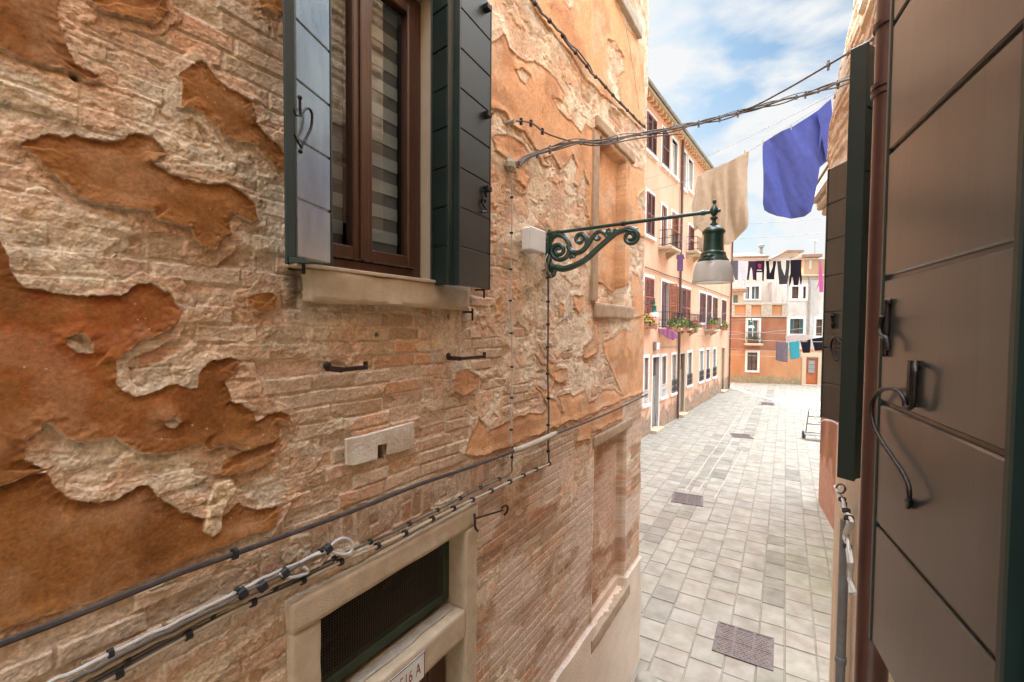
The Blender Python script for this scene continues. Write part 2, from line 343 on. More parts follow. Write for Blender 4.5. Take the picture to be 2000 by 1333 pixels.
me = bpy.data.meshes.new('paving'); me.from_pydata(V, [], Fc); ca = me.color_attributes.new('Col', 'FLOAT_COLOR', 'POINT'); ca.data.foreach_set('color', np.array(C, np.float32).ravel())
tag(link('pavement', me, M['pave']), kind='structure')
me = bpy.data.meshes.new('pj'); me.from_pydata([(-14, -6, -.014), (9, -6, -.014), (9, 46, -.014), (-14, 46, -.014)], [], [(0, 1, 2, 3)])
M['mortar'] = mat('joint_mortar', (.36, .32, .25), (.19, .18, .12), 1.7, .95, .3)
tag(link('path', me, M['mortar']), kind='structure')

for a_, b_ in (((1338, 958), (1472, 772)), ((1362, 962), (1487, 775)), ((1395, 975), (1450, 880))):
    A_, B_ = ground(*a_), ground(*b_); d_ = (B_-A_).normalized(); n_ = Vector((d_.y, -d_.x, 0))*.017; N_ = 60; vs_ = []; rr_ = random.Random(int(a_[0]))
    for i_ in range(N_+1):
        p_ = A_.lerp(B_, i_/N_); w_ = rr_.uniform(.5, 1.3); vs_ += [p_-n_*w_+Vector((0, 0, .0015)), p_+n_*w_+Vector((0, 0, .0015))]
    me = bpy.data.meshes.new('pointing'); me.from_pydata([tuple(v) for v in vs_], [], [(2*i, 2*i+1, 2*i+3, 2*i+2) for i in range(N_)]); tag(link('pavement', me, M['pointing']), kind='structure')
def drain(quad, name, label, rows, cols):
    q = [ground(*p) for p in quad]; o = sum(q, Vector())/4
    u = (q[1]-q[0]+q[2]-q[3])*.5; v = (q[3]-q[0]+q[2]-q[1])*.5; lu, lv = u.length, v.length; u.normalize(); v = (v-u*v.dot(u)).normalized()
    fn = lambda a, b, c: o+u*a+v*b+Vector((0, 0, c))
    t = empty(name, o, label, 'drain cover', 'iron drain covers let into the paving')
    m = MB(); w = .03
    m.box(fn, -lu/2, lu/2, -lv/2, lv/2, -.02, .004)
    m.build('plate', M['dark_iron2'], t)
    m = MB()
    for a, b, c, d in ((-lu/2, lu/2, -lv/2, -lv/2+w), (-lu/2, lu/2, lv/2-w, lv/2), (-lu/2, -lu/2+w, -lv/2+w, lv/2-w), (lu/2-w, lu/2, -lv/2+w, lv/2-w)): m.box(fn, a, b, c, d, .004, .013)
    for i in range(1, cols): x = -lu/2+lu*i/cols; m.box(fn, x-w/2, x+w/2, -lv/2+w, lv/2-w, .0045, .0125)
    for i in range(1, rows): y = -lv/2+lv*i/rows; m.box(fn, -lu/2+w, lu/2-w, y-w/2, y+w/2, .0045, .012)
    m.build('rim', M['dark_iron2'], t)
    m = MB(); ny = max(3, int(lv/.045)); nx = max(3, int(lu/.06))
    for i in range(nx):
        for j in range(ny):
            x = -lu/2+w+(lu-2*w)*(i+.5+(.25 if j % 2 else -.25))/nx; y = -lv/2+w+(lv-2*w)*(j+.5)/ny
            if abs(x) < lu/2-w-.02: m.box(fn, x-.019, x+.019, y-.008, y+.008, .004, .0095)
    m.build('tread', M['dark_iron2'], t)
M['dark_iron2'] = mat('cast_iron', (.20, .15, .13), (.11, .085, .075), 14, .6, .3, metal=.2)
drain([(1405, 1215), (1517, 1250), (1505, 1310), (1387, 1270)], 'drain_cover', 'large six panel iron cover in the paving nearest the bottom of the picture', 2, 3)
drain([(1319, 962), (1379, 971), (1368, 989), (1306, 980)], 'drain_cover', 'plain rust brown rectangular drain cover halfway up the near paving', 1, 2)
drain([(1430, 847), (1470, 850), (1466, 857), (1425, 854)], 'drain_cover', 'small dark drain cover in front of the tall brown downpipe', 1, 2)
drain([(1488, 786), (1514, 788), (1511, 792.5), (1484, 790.5)], 'drain_cover', 'farthest small drain cover at the edge of the sunlit paving', 1, 2)

# ================================================================== NEAR LEFT HOUSE: sculpted wall
P1 = [(0, -40), (120, -40), (118, 40), (130, 85), (150, 120), (190, 140), (196, 155), (170, 160), (150, 142), (120, 132), (60, 126), (0, 105), (-60, 100), (-60, -40)]
P1b = [(165, -10), (180, 12), (215, 28), (240, 32), (280, 40), (300, 48), (325, 47), (334, 25), (322, -10)]
P1c = [(500, -10), (505, 20), (540, 38), (553, 30), (550, -10)]
P2 = [(345, 192), (352, 172), (346, 150), (395, 122), (415, 140), (440, 170), (490, 195), (500, 200), (505, 250), (560, 298), (563, 322), (540, 331), (505, 292), (470, 278), (440, 271), (410, 245), (375, 215), (350, 211)]
P3 = [(35, 280), (58, 262), (80, 257), (120, 265), (150, 257), (200, 271), (235, 274), (270, 264), (300, 268), (326, 300), (305, 318), (340, 342), (380, 358), (410, 362), (450, 362), (482, 377), (500, 400), (500, 428), (485, 434), (455, 425), (450, 460), (420, 490), (400, 492), (376, 470), (370, 450), (335, 440), (300, 426), (295, 413), (240, 411), (210, 405), (160, 385), (100, 330), (60, 300)]
P4 = [(-60, 460), (0, 470), (8, 500), (25, 542), (60, 568), (130, 576), (200, 581), (240, 575), (270, 552), (300, 552), (335, 575), (347, 605), (330, 645), (300, 660), (280, 664), (235, 692), (220, 700), (232, 735), (245, 755), (275, 768), (320, 755), (345, 750), (370, 760), (384, 758), (395, 725), (420, 705), (455, 699), (465, 706), (460, 730), (445, 755), (447, 780), (470, 787), (492, 800), (497, 825), (520, 812), (552, 806), (570, 814), (570, 832), (545, 830), (540, 857), (500, 869), (472, 876), (447, 870), (420, 880), (408, 884), (400, 866), (350, 882), (300, 885), (265, 880), (225, 860), (205, 863), (160, 872), (140, 864), (110, 845), (80, 826), (50, 862), (42, 900), (60, 915), (85, 925), (40, 938), (0, 948), (-60, 960)]
P4h = [(130, 660), (150, 653), (172, 665), (175, 690), (150, 690), (130, 672)]
P4i = [(318, 822), (340, 815), (355, 825), (345, 838), (322, 832)]
P5 = [(-60, 968), (0, 952), (45, 938), (86, 930), (95, 945), (110, 965), (150, 971), (200, 975), (230, 972), (262, 955), (285, 948), (300, 970), (330, 988), (370, 1000), (402, 1012), (440, 1010), (465, 990), (475, 996), (510, 1001), (545, 984), (552, 996), (530, 1035), (440, 1072), (250, 1143), (0, 1236), (-60, 1262)]
P6 = [(435, 915), (470, 882), (500, 870), (545, 857), (546, 872), (530, 905), (500, 912), (470, 927), (440, 925)]
P7 = [(482, 585), (510, 575), (540, 582), (539, 600), (505, 612), (485, 600)]
P8 = [(888, 752), (893, 730), (915, 718), (938, 738), (932, 762), (905, 776), (890, 766)]
c4 = lambda L: [(900+x/1.771, 580+y/1.771) for x, y in L]
c5 = lambda L: [(940+x/2.15, y/2.15) for x, y in L]
P9 = c4([(8, 548), (35, 480), (62, 410), (95, 470), (170, 430), (200, 412), (280, 400), (300, 385), (285, 345), (260, 310), (300, 320), (320, 290), (325, 230), (290, 210), (268, 160), (256, 200), (275, 235), (305, 250), (322, 300), (300, 345), (332, 362), (350, 402), (342, 345), (376, 335), (392, 350), (430, 325), (446, 370), (470, 355), (492, 320), (530, 320), (560, 342), (545, 310), (500, 205), (495, 155), (530, 140), (560, 112), (590, 120), (596, 85), (635, 60), (640, 330), (560, 357), (450, 405), (300, 462), (160, 522), (50, 556)])
P10 = c4([(428, 210), (430, 170), (455, 150), (470, 88), (480, 150), (470, 195), (440, 215)])
P11 = c4([(322, 262), (345, 250), (372, 250), (365, 285), (340, 300), (325, 290)])
P12 = c4([(388, 0), (426, 0), (424, 40), (410, 62), (392, 40)])
P13 = c4([(335, 35), (345, 22), (356, 32), (354, 60), (343, 70), (336, 55)])
P14 = c4([(120, 30), (140, -10), (148, 20), (138, 70), (122, 70)])
P15 = c4([(404, 430), (450, 415), (450, 490), (404, 500)])
P16 = c4([(455, 408), (560, 362), (560, 420), (456, 470)])
U1 = c5([(200, -20), (560, -20), (600, 100), (650, 155), (682, 210), (690, 480), (668, 545), (592, 470), (502, 392), (440, 335), (382, 235), (330, 172), (282, 112), (240, 60)])
U1h = c5([(525, 200), (530, 165), (560, 175), (598, 240), (600, 300), (575, 320), (590, 430), (575, 455), (545, 380), (530, 300)])
U1i = c5([(350, -10), (398, -10), (385, 25), (370, 38), (352, 15)])
U2 = c5([(30, 205), (60, 165), (96, 145), (125, 200), (180, 250), (252, 270), (312, 322), (352, 390), (342, 420), (302, 412), (322, 462), (370, 500), (420, 556), (440, 520), (470, 547), (495, 520), (495, 950), (462, 965), (440, 862), (452, 780), (430, 715), (405, 790), (385, 770), (400, 700), (382, 652), (350, 692), (330, 712), (300, 652), (262, 662), (285, 700), (255, 700), (212, 602), (182, 560), (130, 530), (100, 480), (60, 462), (30, 450)])
U2h = c5([(148, 290), (175, 282), (205, 320), (190, 355), (165, 330)])
U3 = c5([(48, 580), (75, 566), (120, 570), (185, 610), (202, 650), (150, 690), (110, 670), (62, 640)])
U4 = c5([(140, 708), (180, 700), (202, 750), (186, 790), (150, 762)])
U5 = c5([(35, 680), (50, 690), (58, 735), (35, 740)])
U6 = c5([(620, 660), (640, 700), (684, 710), (684, 800), (655, 835), (662, 870), (684, 905), (684, 1000), (650, 980), (620, 960)])
U7 = c5([(632, 1140), (660, 1160), (680, 1230), (684, 1333), (640, 1333)])
U8 = c5([(495, 560), (620, 680), (620, 1190), (585, 1230), (540, 1190), (495, 1170)])
PLA = [P1, P1b, P1c, P2, P3, P4, P5, P6, P7, P8, P9, P10, P11, P12, P13, P14, P15, P16, U1, U2, U3, U4, U5, U6, U7, U8]
HOL = [P4h, P4i, U1h, U1i, U2h]
LWP = lambda L: [LW(x, y) for x, y in L]
# stone and openings, in wall coordinates
DL, DR = LW(560, 1165)[0], LW(925, 990)[0]
DTOP = LW(925, 990)[1]*.5+LW(560, 1165)[1]*.5
iL, iR = LW(618, 1194)[0], LW(902.6, 1040)[0]; iTop = (LW(618, 1194)[1]+LW(902.6, 1040)[1])/2
tBot = LW(880.5, 1206)[1]; dTop = LW(902.6, 1241)[1]
wL, wR = 1.02, 1.80; wB = LW(880, 556)[1]; wT = 5.985
bL, bR = LW(1166, 400)[0], LW(1222, 400)[0]; bB, bT = LW(1200, 594)[1], LW(1190, 285)[1]
nL, nR = LW(1163, 900)[0], LW(1224, 900)[0]; nB, nT = (LW(1160, 1240)[1]+LW(1230, 1130)[1])/2, (LW(1160, 862)[1]+LW(1232, 836)[1])/2
UE = LW(1257, 700)[0]
PL1 = (LW(1070, 1333)[1]+LW(1252, 1090)[1])/2
print('wall', DL, DR, DTOP, iL, iR, iTop, tBot, dTop, 'win', wB, wT, 'blind', bL, bR, bB, bT, 'niche', nL, nR, nB, nT, 'end', UE, 'plinth', PL1)

def brickfield(u, z, seed, ch=.066, bl=.235, mort=.0075):
    wu = .02*(fbm(u*3, z*3, 3, seed+1)-.5); wz = .03*(fbm(u*1.3, z*1.3, 3, seed+2)-.5)+.010*(fbm(u*7, z*7, 2, seed+3)-.5)
    z2 = z+wz; row = np.floor(z2/ch); fz = z2/ch-row
    blr = bl*(.8+.45*h2(row, row*0, seed+4)); uu = u+wu+7+h2(row, row*0+3, seed+5)*.3
    col = np.floor(uu/blr); fu = uu/blr-col
    dz = np.minimum(fz, 1-fz)*ch; du = np.minimum(fu, 1-fu)*blr
    jit = (fbm(u*30, z*30, 4, seed+6, .6)-.5)*.009
    d = np.minimum(dz, du)+jit
    r1 = h2(row, col, seed+7); r2 = h2(row, col, seed+8); r3 = h2(row, col, seed+9)
    br = ss(mort*.35, mort*1.15, d)
    rough = fbm(u*60, z*75, 5, seed+10, .6)-.5; streak = fbm(u*14, z*34, 4, seed+11)-.5
    h = br*(.0085+.007*(r1-.5))+rough*.0062+streak*.003*ss(2.6, 1.4, u)
    ero = (r2 < .22); h = h-ero*br*(.005+.008*fbm(u*20, z*30, 2, seed+12))
    pal = np.array([(.58, .31, .175), (.57, .37, .25), (.50, .345, .215), (.55, .41, .29), (.45, .29, .18), (.62, .39, .245)])
    c = pal[(r3*5.99).astype(int)]*(.90+.20*r1)[..., None]*(1+.5*rough)[..., None]
    mc = np.array((.63, .50, .365))*(1+.5*(fbm(u*30, z*30, 3, seed+13)-.5))[..., None]
    return h, lerp(mc, c, br[..., None]), br
def poly_mask(polys, u, z, soft, wob, seed):
    du = (fbm(u*9, z*9, 4, seed)-.5)*wob; dz = (fbm(u*9+50, z*9, 4, seed+5)-.5)*wob
    s = np.full(u.shape, 9.)
    for P in polys: s = np.minimum(s, sdf(LWP(P), u+du, z+dz))
    return s
def wall_field(u, z):
    h, c, br = brickfield(u, z, 11)
    # soldier course over the door
    arch = sdf(LWP([(480, 1075), (560, 1035), (700, 985), (870, 930), (975, 885), (985, 925), (860, 985), (640, 1095), (520, 1155)]), u, z)
    h2_, c2, b2 = brickfield(z*1.0+.013*np.sin(u*9), u, 51, ch=.07, bl=.30, mort=.010)
    k = (arch < 0).astype(float); h = lerp(h, h2_+.002, k); c = lerp(c, c2*np.array((.86, .80, .76)), k[..., None]); br = lerp(br, b2, k)
    # old render that still clings to the bricks
    sm = ss(.42, .60, fbm(u*4, z*6, 4, 68)); cu0, cz0 = LW(760, 770); cen = np.exp(-((u-cu0)/.55)**2-((z-cz0)/.38)**2); c = lerp(c, np.array((.60, .455, .325))*(1+.9*(fbm(u*40, z*46, 3, 69)-.5))[..., None], ((.08+.62*sm)*(1-.55*cen))[..., None]); h = h+.003*sm
    bias = -.075-.10*cen+np.zeros_like(u)
    def blob(px, py, r, a):
        nonlocal bias
        bu, bz = LW(px, py); bias = bias+a*np.exp(-((u-bu)**2+(z-bz)**2)/(r*r))
    blob(1080, 520, .55, .34); blob(1000, 60, .7, .36); blob(1130, 640, .7, .28); blob(1110, 150, 1., .25)
    blob(200, 200, .25, .10); blob(60, 220, .2, .12); blob(380, 820, .15, .22); blob(520, 480, .2, .26); blob(430, 620, .2, .1); blob(650, 640, .18, .05)
    blob(80, 520, .15, .05); blob(940, 640, .25, .16); blob(1000, 800, .3, .2); blob(300, 40, .2, .12); blob(300, 1150, .2, .05); blob(200, 960, .2, .2)
    n1 = fbm(u*2.6, z*4.2, 5, 71); n2 = fbm(u*14, z*16, 4, 72)
    lwz = ss(DTOP+.30, DTOP-.05, z)*ss(1.9, 2.2, u); rm = n1+.22*(n2-.5)+bias-.09*lwz
    m = ss(.455, .49, rm)
    lump = fbm(u*11, z*13, 4, 73)-.5; fine = fbm(u*44, z*50, 5, 74, .6)-.5; slate = fbm(u*5+z*3, z*26, 4, 75)-.5
    hr = .0092+.0038*lump+.0042*fine+.0045*(fbm(u*95, z*100, 3, 78)-.5)+.0085*slate*ss(2.2, 1.0, u)+.45*h*ss(2.3, 1.3, u)-.0045*ss(.035, .0, np.abs(fbm(u*3.2, z*5, 4, 79)-.5))
    tt = fbm(u*4.5, z*5.5, 5, 76); t2 = fbm(u*7, z*18, 4, 77)
    rc = lerp(np.array((.60, .40, .265)), np.array((.69, .565, .42)), ss(.38, .62, tt)[..., None])
    rc = lerp(rc, np.array((.43, .35, .25)), (ss(.56, .74, t2)*.8)[..., None])
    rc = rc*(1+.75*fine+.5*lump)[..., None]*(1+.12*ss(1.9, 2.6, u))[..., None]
    h = lerp(h, hr, m); c = lerp(c, rc, m[..., None])
    # thin flakes of a second coat: a few millimetre steps with ragged edges
    fl = fbm(u*3.4+9, z*5.5, 5, 81)+.2*(fbm(u*20, z*24, 3, 82)-.5)
    fm = ss(.565, .585, fl)*(1-k)*ss(.38, .46, rm)
    h = h+fm*.007; c = lerp(c, rc*np.array((1.07, 1.05, 1.0)), (fm*.5)[..., None])
    # pinkish limewash on the lower wall
    lw = ss(DTOP+.25, DTOP-.15, z)*ss(1.9, 2.3, u)
    lwm = lw*ss(.40, .56, fbm(u*1.8, z*2.5, 5, 83)+.12*(n2-.5))
    c = lerp(c, np.array((.68, .54, .43))*(1+.5*fine)[..., None], (lwm*.72)[..., None])
    c = lerp(c, c*np.array((.72, .62, .55)), (lw*ss(.55, .66, fbm(u*2.2, z*5, 4, 84)))[..., None])
    h = h*(1-.5*lwz)*.8
    # orange painted plaster
    s = poly_mask(PLA, u, z, 0, .045, 91)
    hs = poly_mask(HOL, u, z, 0, .03, 95)
    s = np.maximum(s, -hs)
    s0 = s
    s = s+.010*(fbm(u*55, z*55, 4, 99, .6)-.5)+.016*(fbm(u*19, z*19, 3, 98)-.5)
    rim = ss(.075, .0, s+.06*(n2-.5)+.03*lump)      # scratch coat creeping out from under the plaster
    rimm = ss(.35, .55, rim*(.55+.6*fbm(u*5, z*5, 3, 101)))
    h = np.maximum(h, lerp(h, .013+.007*lump+.009*fine, rimm)); c = lerp(c, lerp(rc, np.array((.50, .29, .165))*(1+.8*fine)[..., None], ss(.42, .6, fbm(u*4, z*4, 3, 102))[..., None]), (rimm*.7)[..., None])
    pm = ss(.002, -.002, s)
    und = fbm(u*3.5, z*4.5, 4, 103)-.5
    gz = np.gradient(s0, axis=1)/np.maximum(np.gradient(z, axis=1), 1e-5); gz = np.clip(gz, -1, 1)
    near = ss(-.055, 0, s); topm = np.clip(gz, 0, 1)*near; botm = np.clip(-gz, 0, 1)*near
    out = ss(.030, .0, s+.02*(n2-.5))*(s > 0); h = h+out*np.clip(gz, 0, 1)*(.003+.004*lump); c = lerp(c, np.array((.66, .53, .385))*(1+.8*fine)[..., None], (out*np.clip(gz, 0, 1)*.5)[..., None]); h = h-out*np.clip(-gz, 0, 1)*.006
    hp = .0170-.0075*topm+.0085*botm*ss(.25, .5, fbm(u*5, z*5, 3, 116))+.010*und+.0008*fine+.0012*(fbm(u*9, z*9, 3, 109)-.5)
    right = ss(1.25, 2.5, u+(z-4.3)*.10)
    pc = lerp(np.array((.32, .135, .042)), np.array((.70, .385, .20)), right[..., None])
    v1 = fbm(u*3.2, z*3.6, 5, 105); v2 = fbm(u*8, z*8, 4, 106)
    red = np.exp(-((u-LW(80, 590)[0])**2+(z-LW(80, 590)[1])**2)/.06)+.6*np.exp(-((u-LW(300, 720)[0])**2+(z-LW(300, 720)[1])**2)/.05)
    pc = lerp(pc, np.array((.36, .10, .026)), np.clip(red*ss(.35, .6, v2)*.8, 0, 1)[..., None])
    pc = lerp(pc, pc*np.array((.66, .60, .56)), ss(.50, .72, v1)[..., None]*.75)
    pc = lerp(pc, lerp(pc*1.0, np.array((.60, .38, .22)), .45), (ss(.52, .75, v2)*.55)[..., None])
    pc = pc*(1+.34*(fbm(u*52, z*52, 4, 130)-.5)+.22*(fbm(u*14, z*10, 4, 131)-.5))[..., None]
    pc = lerp(pc, pc*np.array((.60, .50, .44)), (topm*ss(.3, .6, v2)*.75)[..., None])  # shade below the upper edges put into the plaster colour
    scr = ss(.56, .64, fbm(u*4.2, z*5.2, 6, 132))*right; pc = lerp(pc, np.array((.66, .50, .35))*(1+fine)[..., None], (scr*.38)[..., None])
    sp = h2(np.floor(u*260), np.floor(z*260), 107) > .9975
    spk = sp*ss(.45, .6, fbm(u*2.4, z*2.4, 3, 108))*ss(2.4, 1.6, u)
    pc = lerp(pc, np.array((.62, .50, .36)), (spk*.8)[..., None])
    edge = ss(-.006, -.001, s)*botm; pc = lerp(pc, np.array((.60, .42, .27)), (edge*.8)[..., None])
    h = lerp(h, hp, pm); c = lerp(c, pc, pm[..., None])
    # grey-black run-off under the sill ends and behind the bracket
    for px, py, ru, rz, a in ((578, 560, .05, .12, .75), (905, 600, .045, .16, .6), (1050, 600, .10, .25, .35), (985, 905, .03, .08, .4)):
        bu, bz = LW(px, py); g_ = np.exp(-((u-bu)/ru)**2-((z-bz)/rz)**2)*ss(.3, .6, fbm(u*30, z*6, 3, 110))
        c = c*(1-a*g_*np.array((1, 1, .98))[(None,)*u.ndim]) if False else c*(1-(a*g_))[..., None]
    # hairline cracks
    ck = np.abs(fbm(u*3.1+3, z*3.1, 4, 150)-.5); ckm = ss(.0035, .0008, ck)*ss(.50, .58, fbm(u*1.7, z*1.7, 3, 151)); ckm = ckm*pm*ss(.5, .52, right); h = h-.003*ckm; c = c*(1-.35*ckm)[..., None]
    # splash of straw coloured mortar
    ms_ = poly_mask([[(395, 1042), (405, 985), (425, 942), (452, 934), (462, 952), (446, 978), (432, 1000), (428, 1040), (410, 1052)]], u, z, 0, .03, 140); mk_ = ss(.004, -.004, ms_+.01*(n2-.5)); h = h+mk_*(.010+.006*fine); c = lerp(c, np.array((.66, .50, .32))*(1+1.1*fine)[..., None], (mk_*.85)[..., None])
    # pale plinth
    ps = z-PL1+.02*(fbm(u*5, z*0+3, 3, 111)-.5); pk = ss(.004, -.004, ps)*ss(DR+.35, DR+.45, u)
    h = lerp(h, .036+.006*und, pk); c = lerp(c, np.array((.74, .62, .49))*(1+.22*und+.12*(v1-.5))[..., None], pk[..., None])
    # recesses: blocked window and brick niche
    def rect(u0, u1, z0, z1): return np.maximum(np.maximum(u0-u, u-u1), np.maximum(z0-z, z-z1))
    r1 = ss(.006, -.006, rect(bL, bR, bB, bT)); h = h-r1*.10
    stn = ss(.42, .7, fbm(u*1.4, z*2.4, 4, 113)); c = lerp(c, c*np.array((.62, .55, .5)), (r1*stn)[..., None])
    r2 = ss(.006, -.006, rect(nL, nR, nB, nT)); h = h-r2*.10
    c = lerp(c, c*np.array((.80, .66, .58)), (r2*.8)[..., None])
    # hole in the little stone plaque
    hq = sdf(LWP([(735, 866), (753, 862), (753, 895), (735, 899)]), u, z); hk = ss(.004, -.004, hq); h = h-hk*.09; c = c*(1-.6*hk)[..., None]
    # putlog and screw holes
    for px, py, r in ((148, 152, .008), (905, 455, .008), (880, 618, .012), (740, 655, .01)):
        bu, bz = LW(px, py); q = np.exp(-((u-bu)**2+(z-bz)**2)/(r*r)); h = h-.03*q; c = c*(1-.7*q)[..., None]
    return h, np.clip(c, .01, .85), 1-.55*np.maximum(pm, pk)

# columns spaced so that the relief stays fine along the whole wall
pxs = np.linspace(-25, 1256.5, 1180)
us = np.array([LW(p, 640)[0] for p in pxs])
us = np.concatenate([np.linspace(-2.5, us[0]-.02, 40), us, [UE]])
dep = np.array([max(.35, -(CM.transposed() @ Vector((WX, u, 0))).z) for u in us])
NZ = 1120; tv = np.linspace(-1, 1, NZ)
TOP = 9.6
Zs = np.empty((len(us), NZ))
zc = CAM_H-.02
for i, d in enumerate(dep):
    lo = max(-.05, zc-.80*d); hi = min(TOP, zc+.80*d)
    inner = np.abs(tv) <= .9
    z = np.empty(NZ); ti = (tv[inner]+.9)/1.8; z[inner] = lo+(hi-lo)*ti
    a = tv < -.9; z[a] = np.linspace(-.05, lo, a.sum()+1)[:-1] if lo > -.05 else -.05+.0*tv[a]
    b = tv > .9; z[b] = np.linspace(hi, TOP, b.sum()+1)[1:] if hi < TOP else TOP
    Zs[i] = z
Us = np.repeat(us[:, None], NZ, 1)
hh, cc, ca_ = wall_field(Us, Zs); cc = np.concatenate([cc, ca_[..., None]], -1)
fr = fbm(Zs*3, Zs*0+5, 4, 120)-.5
wcor = ss(UE-.25, UE, Us)
Yv = Us+wcor*(.07*fr+.02*(fbm(Zs*14, Zs*0, 3, 121)-.5))
Xv = WX-.016+hh
# wrap round the corner
extra = []
XX = [Xv]; YY = [Yv]; ZZ = [Zs]; CCc = [cc]
for dx in (.03, .15, .5):
    XX.append(Xv[-1:]-dx); YY.append(Yv[-1:]+.004); ZZ.append(Zs[-1:]); CCc.append(cc[-1:])
XX = np.concatenate(XX); YY = np.concatenate(YY); ZZ = np.concatenate(ZZ); CCc = np.concatenate(CCc)
nu = XX.shape[0]; co = np.stack([XX, YY, ZZ], -1).reshape(-1, 3)
idx = np.arange(nu*NZ).reshape(nu, NZ)
q = np.stack([idx[:-1, :-1], idx[1:, :-1], idx[1:, 1:], idx[:-1, 1:]], -1)
cu = (YY[:-1, :-1]+YY[1:, 1:])/2; cz = (ZZ[:-1, :-1]+ZZ[1:, 1:])/2
hole = (cu > wL) & (cu < wR) & (cz > wB-.02) & (cz < wT) | (cu > iL) & (cu < iR) & (cz < iTop)
degen = np.abs(ZZ[:-1, :-1]-ZZ[:-1, 1:]) < 1e-6
q = q[~(hole | degen)].reshape(-1, 4)
used = np.zeros(len(co), bool); used[q.ravel()] = True; remap = np.cumsum(used)-1
co = co[used]; colv = CCc.reshape(-1, 4)[used]; q = remap[q]
me = bpy.data.meshes.new('wall'); me.vertices.add(len(co)); me.vertices.foreach_set('co', co.astype(np.float32).ravel())
me.loops.add(q.size); me.loops.foreach_set('vertex_index', q.astype(np.int32).ravel()); me.polygons.add(len(q))
me.polygons.foreach_set('loop_start', np.arange(0, q.size, 4, dtype=np.int32)); me.polygons.foreach_set('loop_total', np.full(len(q), 4, np.int32))
me.polygons.foreach_set('use_smooth', np.ones(len(q), bool)); me.update()
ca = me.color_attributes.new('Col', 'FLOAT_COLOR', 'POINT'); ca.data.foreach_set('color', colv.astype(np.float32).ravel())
house = empty('brick_house', (WX, 1.5, 0), 'old house with peeling orange plaster over brick filling the left of the picture', 'house')
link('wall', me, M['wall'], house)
def LF(u, n, z): return Vector((WX+n, u, z))
m = MB()
m.box(LF, -2.6, UE-.03, -9, -.6, 9.55, 9.75); m.box(LF, -2.6, -2.5, -9, -.05, -.1, 9.55); m.box(LF, UE-.35, UE-.06, -9, -.25, -.1, 9.55)
m.box(LF, -2.6, UE, -9.2, -9, -.1, 9.55); m.box(LF, -2.6, UE, -.6, -.06, 9.5, 9.7)
m.build('side_wall', M['side'], house)

# ------------------------------------------------------------------ near left house: window, door, stonework
def slab(name, m, parent, u0, u1, z0, z1, n0, n1, bevel=.006, fn=LF): return MB().box(fn, u0, u1, n0, n1, z0, z1).build(name, M[m], parent, bevel=bevel)
def rough_slab(name, m, parent, fn, u0, u1, z0, z1, n0, n1, amp=.004, cell=.03, seed=0, bevel=.006):
    """a stone block whose faces are slightly uneven"""
    bm = bmesh.new(); mm = MB().box(fn, u0, u1, n0, n1, z0, z1); vs = [bm.verts.new(v) for v in mm.v]; [bm.faces.new([vs[i] for i in f]) for f in mm.f]
    bmesh.ops.recalc_face_normals(bm, faces=bm.faces)
    bmesh.ops.bevel(bm, geom=bm.edges[:], offset=bevel, segments=1, affect='EDGES')
    for ax in (0, 1, 2):
        cs = [v.co[ax] for v in bm.verts]; a, b = min(cs), max(cs); n = int((b-a)/cell)
        for i in range(1, n+1):
            pl = [0, 0, 0]; pl[ax] = a+(b-a)*i/(n+1); no = [0, 0, 0]; no[ax] = 1
            bmesh.ops.bisect_plane(bm, geom=bm.verts[:]+bm.edges[:]+bm.faces[:], plane_co=pl, plane_no=no)
    from mathutils import noise
    for v in bm.verts:
        p = v.co*9+Vector((seed, seed, 0)); v.co += Vector((noise.noise(p), noise.noise(p+Vector((9, 3, 1))), noise.noise(p+Vector((2, 8, 5)))))*amp
    me = bpy.data.meshes.new(name); bm.to_mesh(me); bm.free()
    return link(name, me, M[m], parent, smooth=True, ang=50)

# sill
sL, sR = LW(592, 560)[0], LW(903, 580)[0]
sill = rough_slab('window_sill', 'stone', house, LF, sL, sR, LW(905, 606)[1], wB-.012, -.12, .055, amp=.006, seed=3)
MB().box(LF, wL-.01, wR+.07, -.12, .062, wB-.012, wB+.004).build('sill_slab', M['stone_pale'] if 'stone_pale' in M else M['stone'], sill, bevel=.003)
# rendered jambs of the window
MB().box(LF, wR, wR+.05, -.10, .010, wB+.004, wT).build('window_jamb', M['cream'], house, bevel=.003)
rough_slab('window_lintel', 'stone', house, LF, wL-.12, wR+.12, wT, wT+.14, -.12, .03, seed=5)
# casement window
fr = MB(); n0, n1 = -.115, -.06; z0, z1 = wB+.006, wT-.01
for a in ((wL+.001, wL+.055, z0, z1), (wR-.055, wR-.001, z0, z1), (wL+.055, wR-.055, z0, z0+.055), (wL+.055, wR-.055, z1-.06, z1)): fr.box(LF, a[0], a[1], n0, n1, a[2], a[3])
win = fr.build('window', M['wood'], house, bevel=.004)
mid = (wL+wR)/2
def casement(a, b, stripes):
    s = MB(); n0, n1 = -.100, -.045; w = .052; z0, z1 = wB+.063, wT-.072
    for r in ((a, a+w, z0, z1), (b-w, b, z0, z1), (a+w, b-w, z0, z0+.06), (a+w, b-w, z1-.05, z1)): s.box(LF, r[0], r[1], n0, n1, r[2], r[3])
    s.build('casement', M['wood'], win, bevel=.006)
    MB().box(LF, a+w, b-w, -.078, -.073, z0+.06, z1-.05).build('pane', M['glass'], win)
    bl = MB(); z = z0; i = 0; h = .062
    while z < z1:
        bl.cur = i % 2; bl.box(LF, a+.03, b-.03, -.150-(i % 2)*.004, -.147-(i % 2)*.004, z, min(z1, z+h)); z += h; i += 1
    bl.build('roller_blind', [M['blind_w'], M['blind_d']], win)
casement(wL+.056, mid-.003, 0); casement(mid+.003, wR-.056, 1)
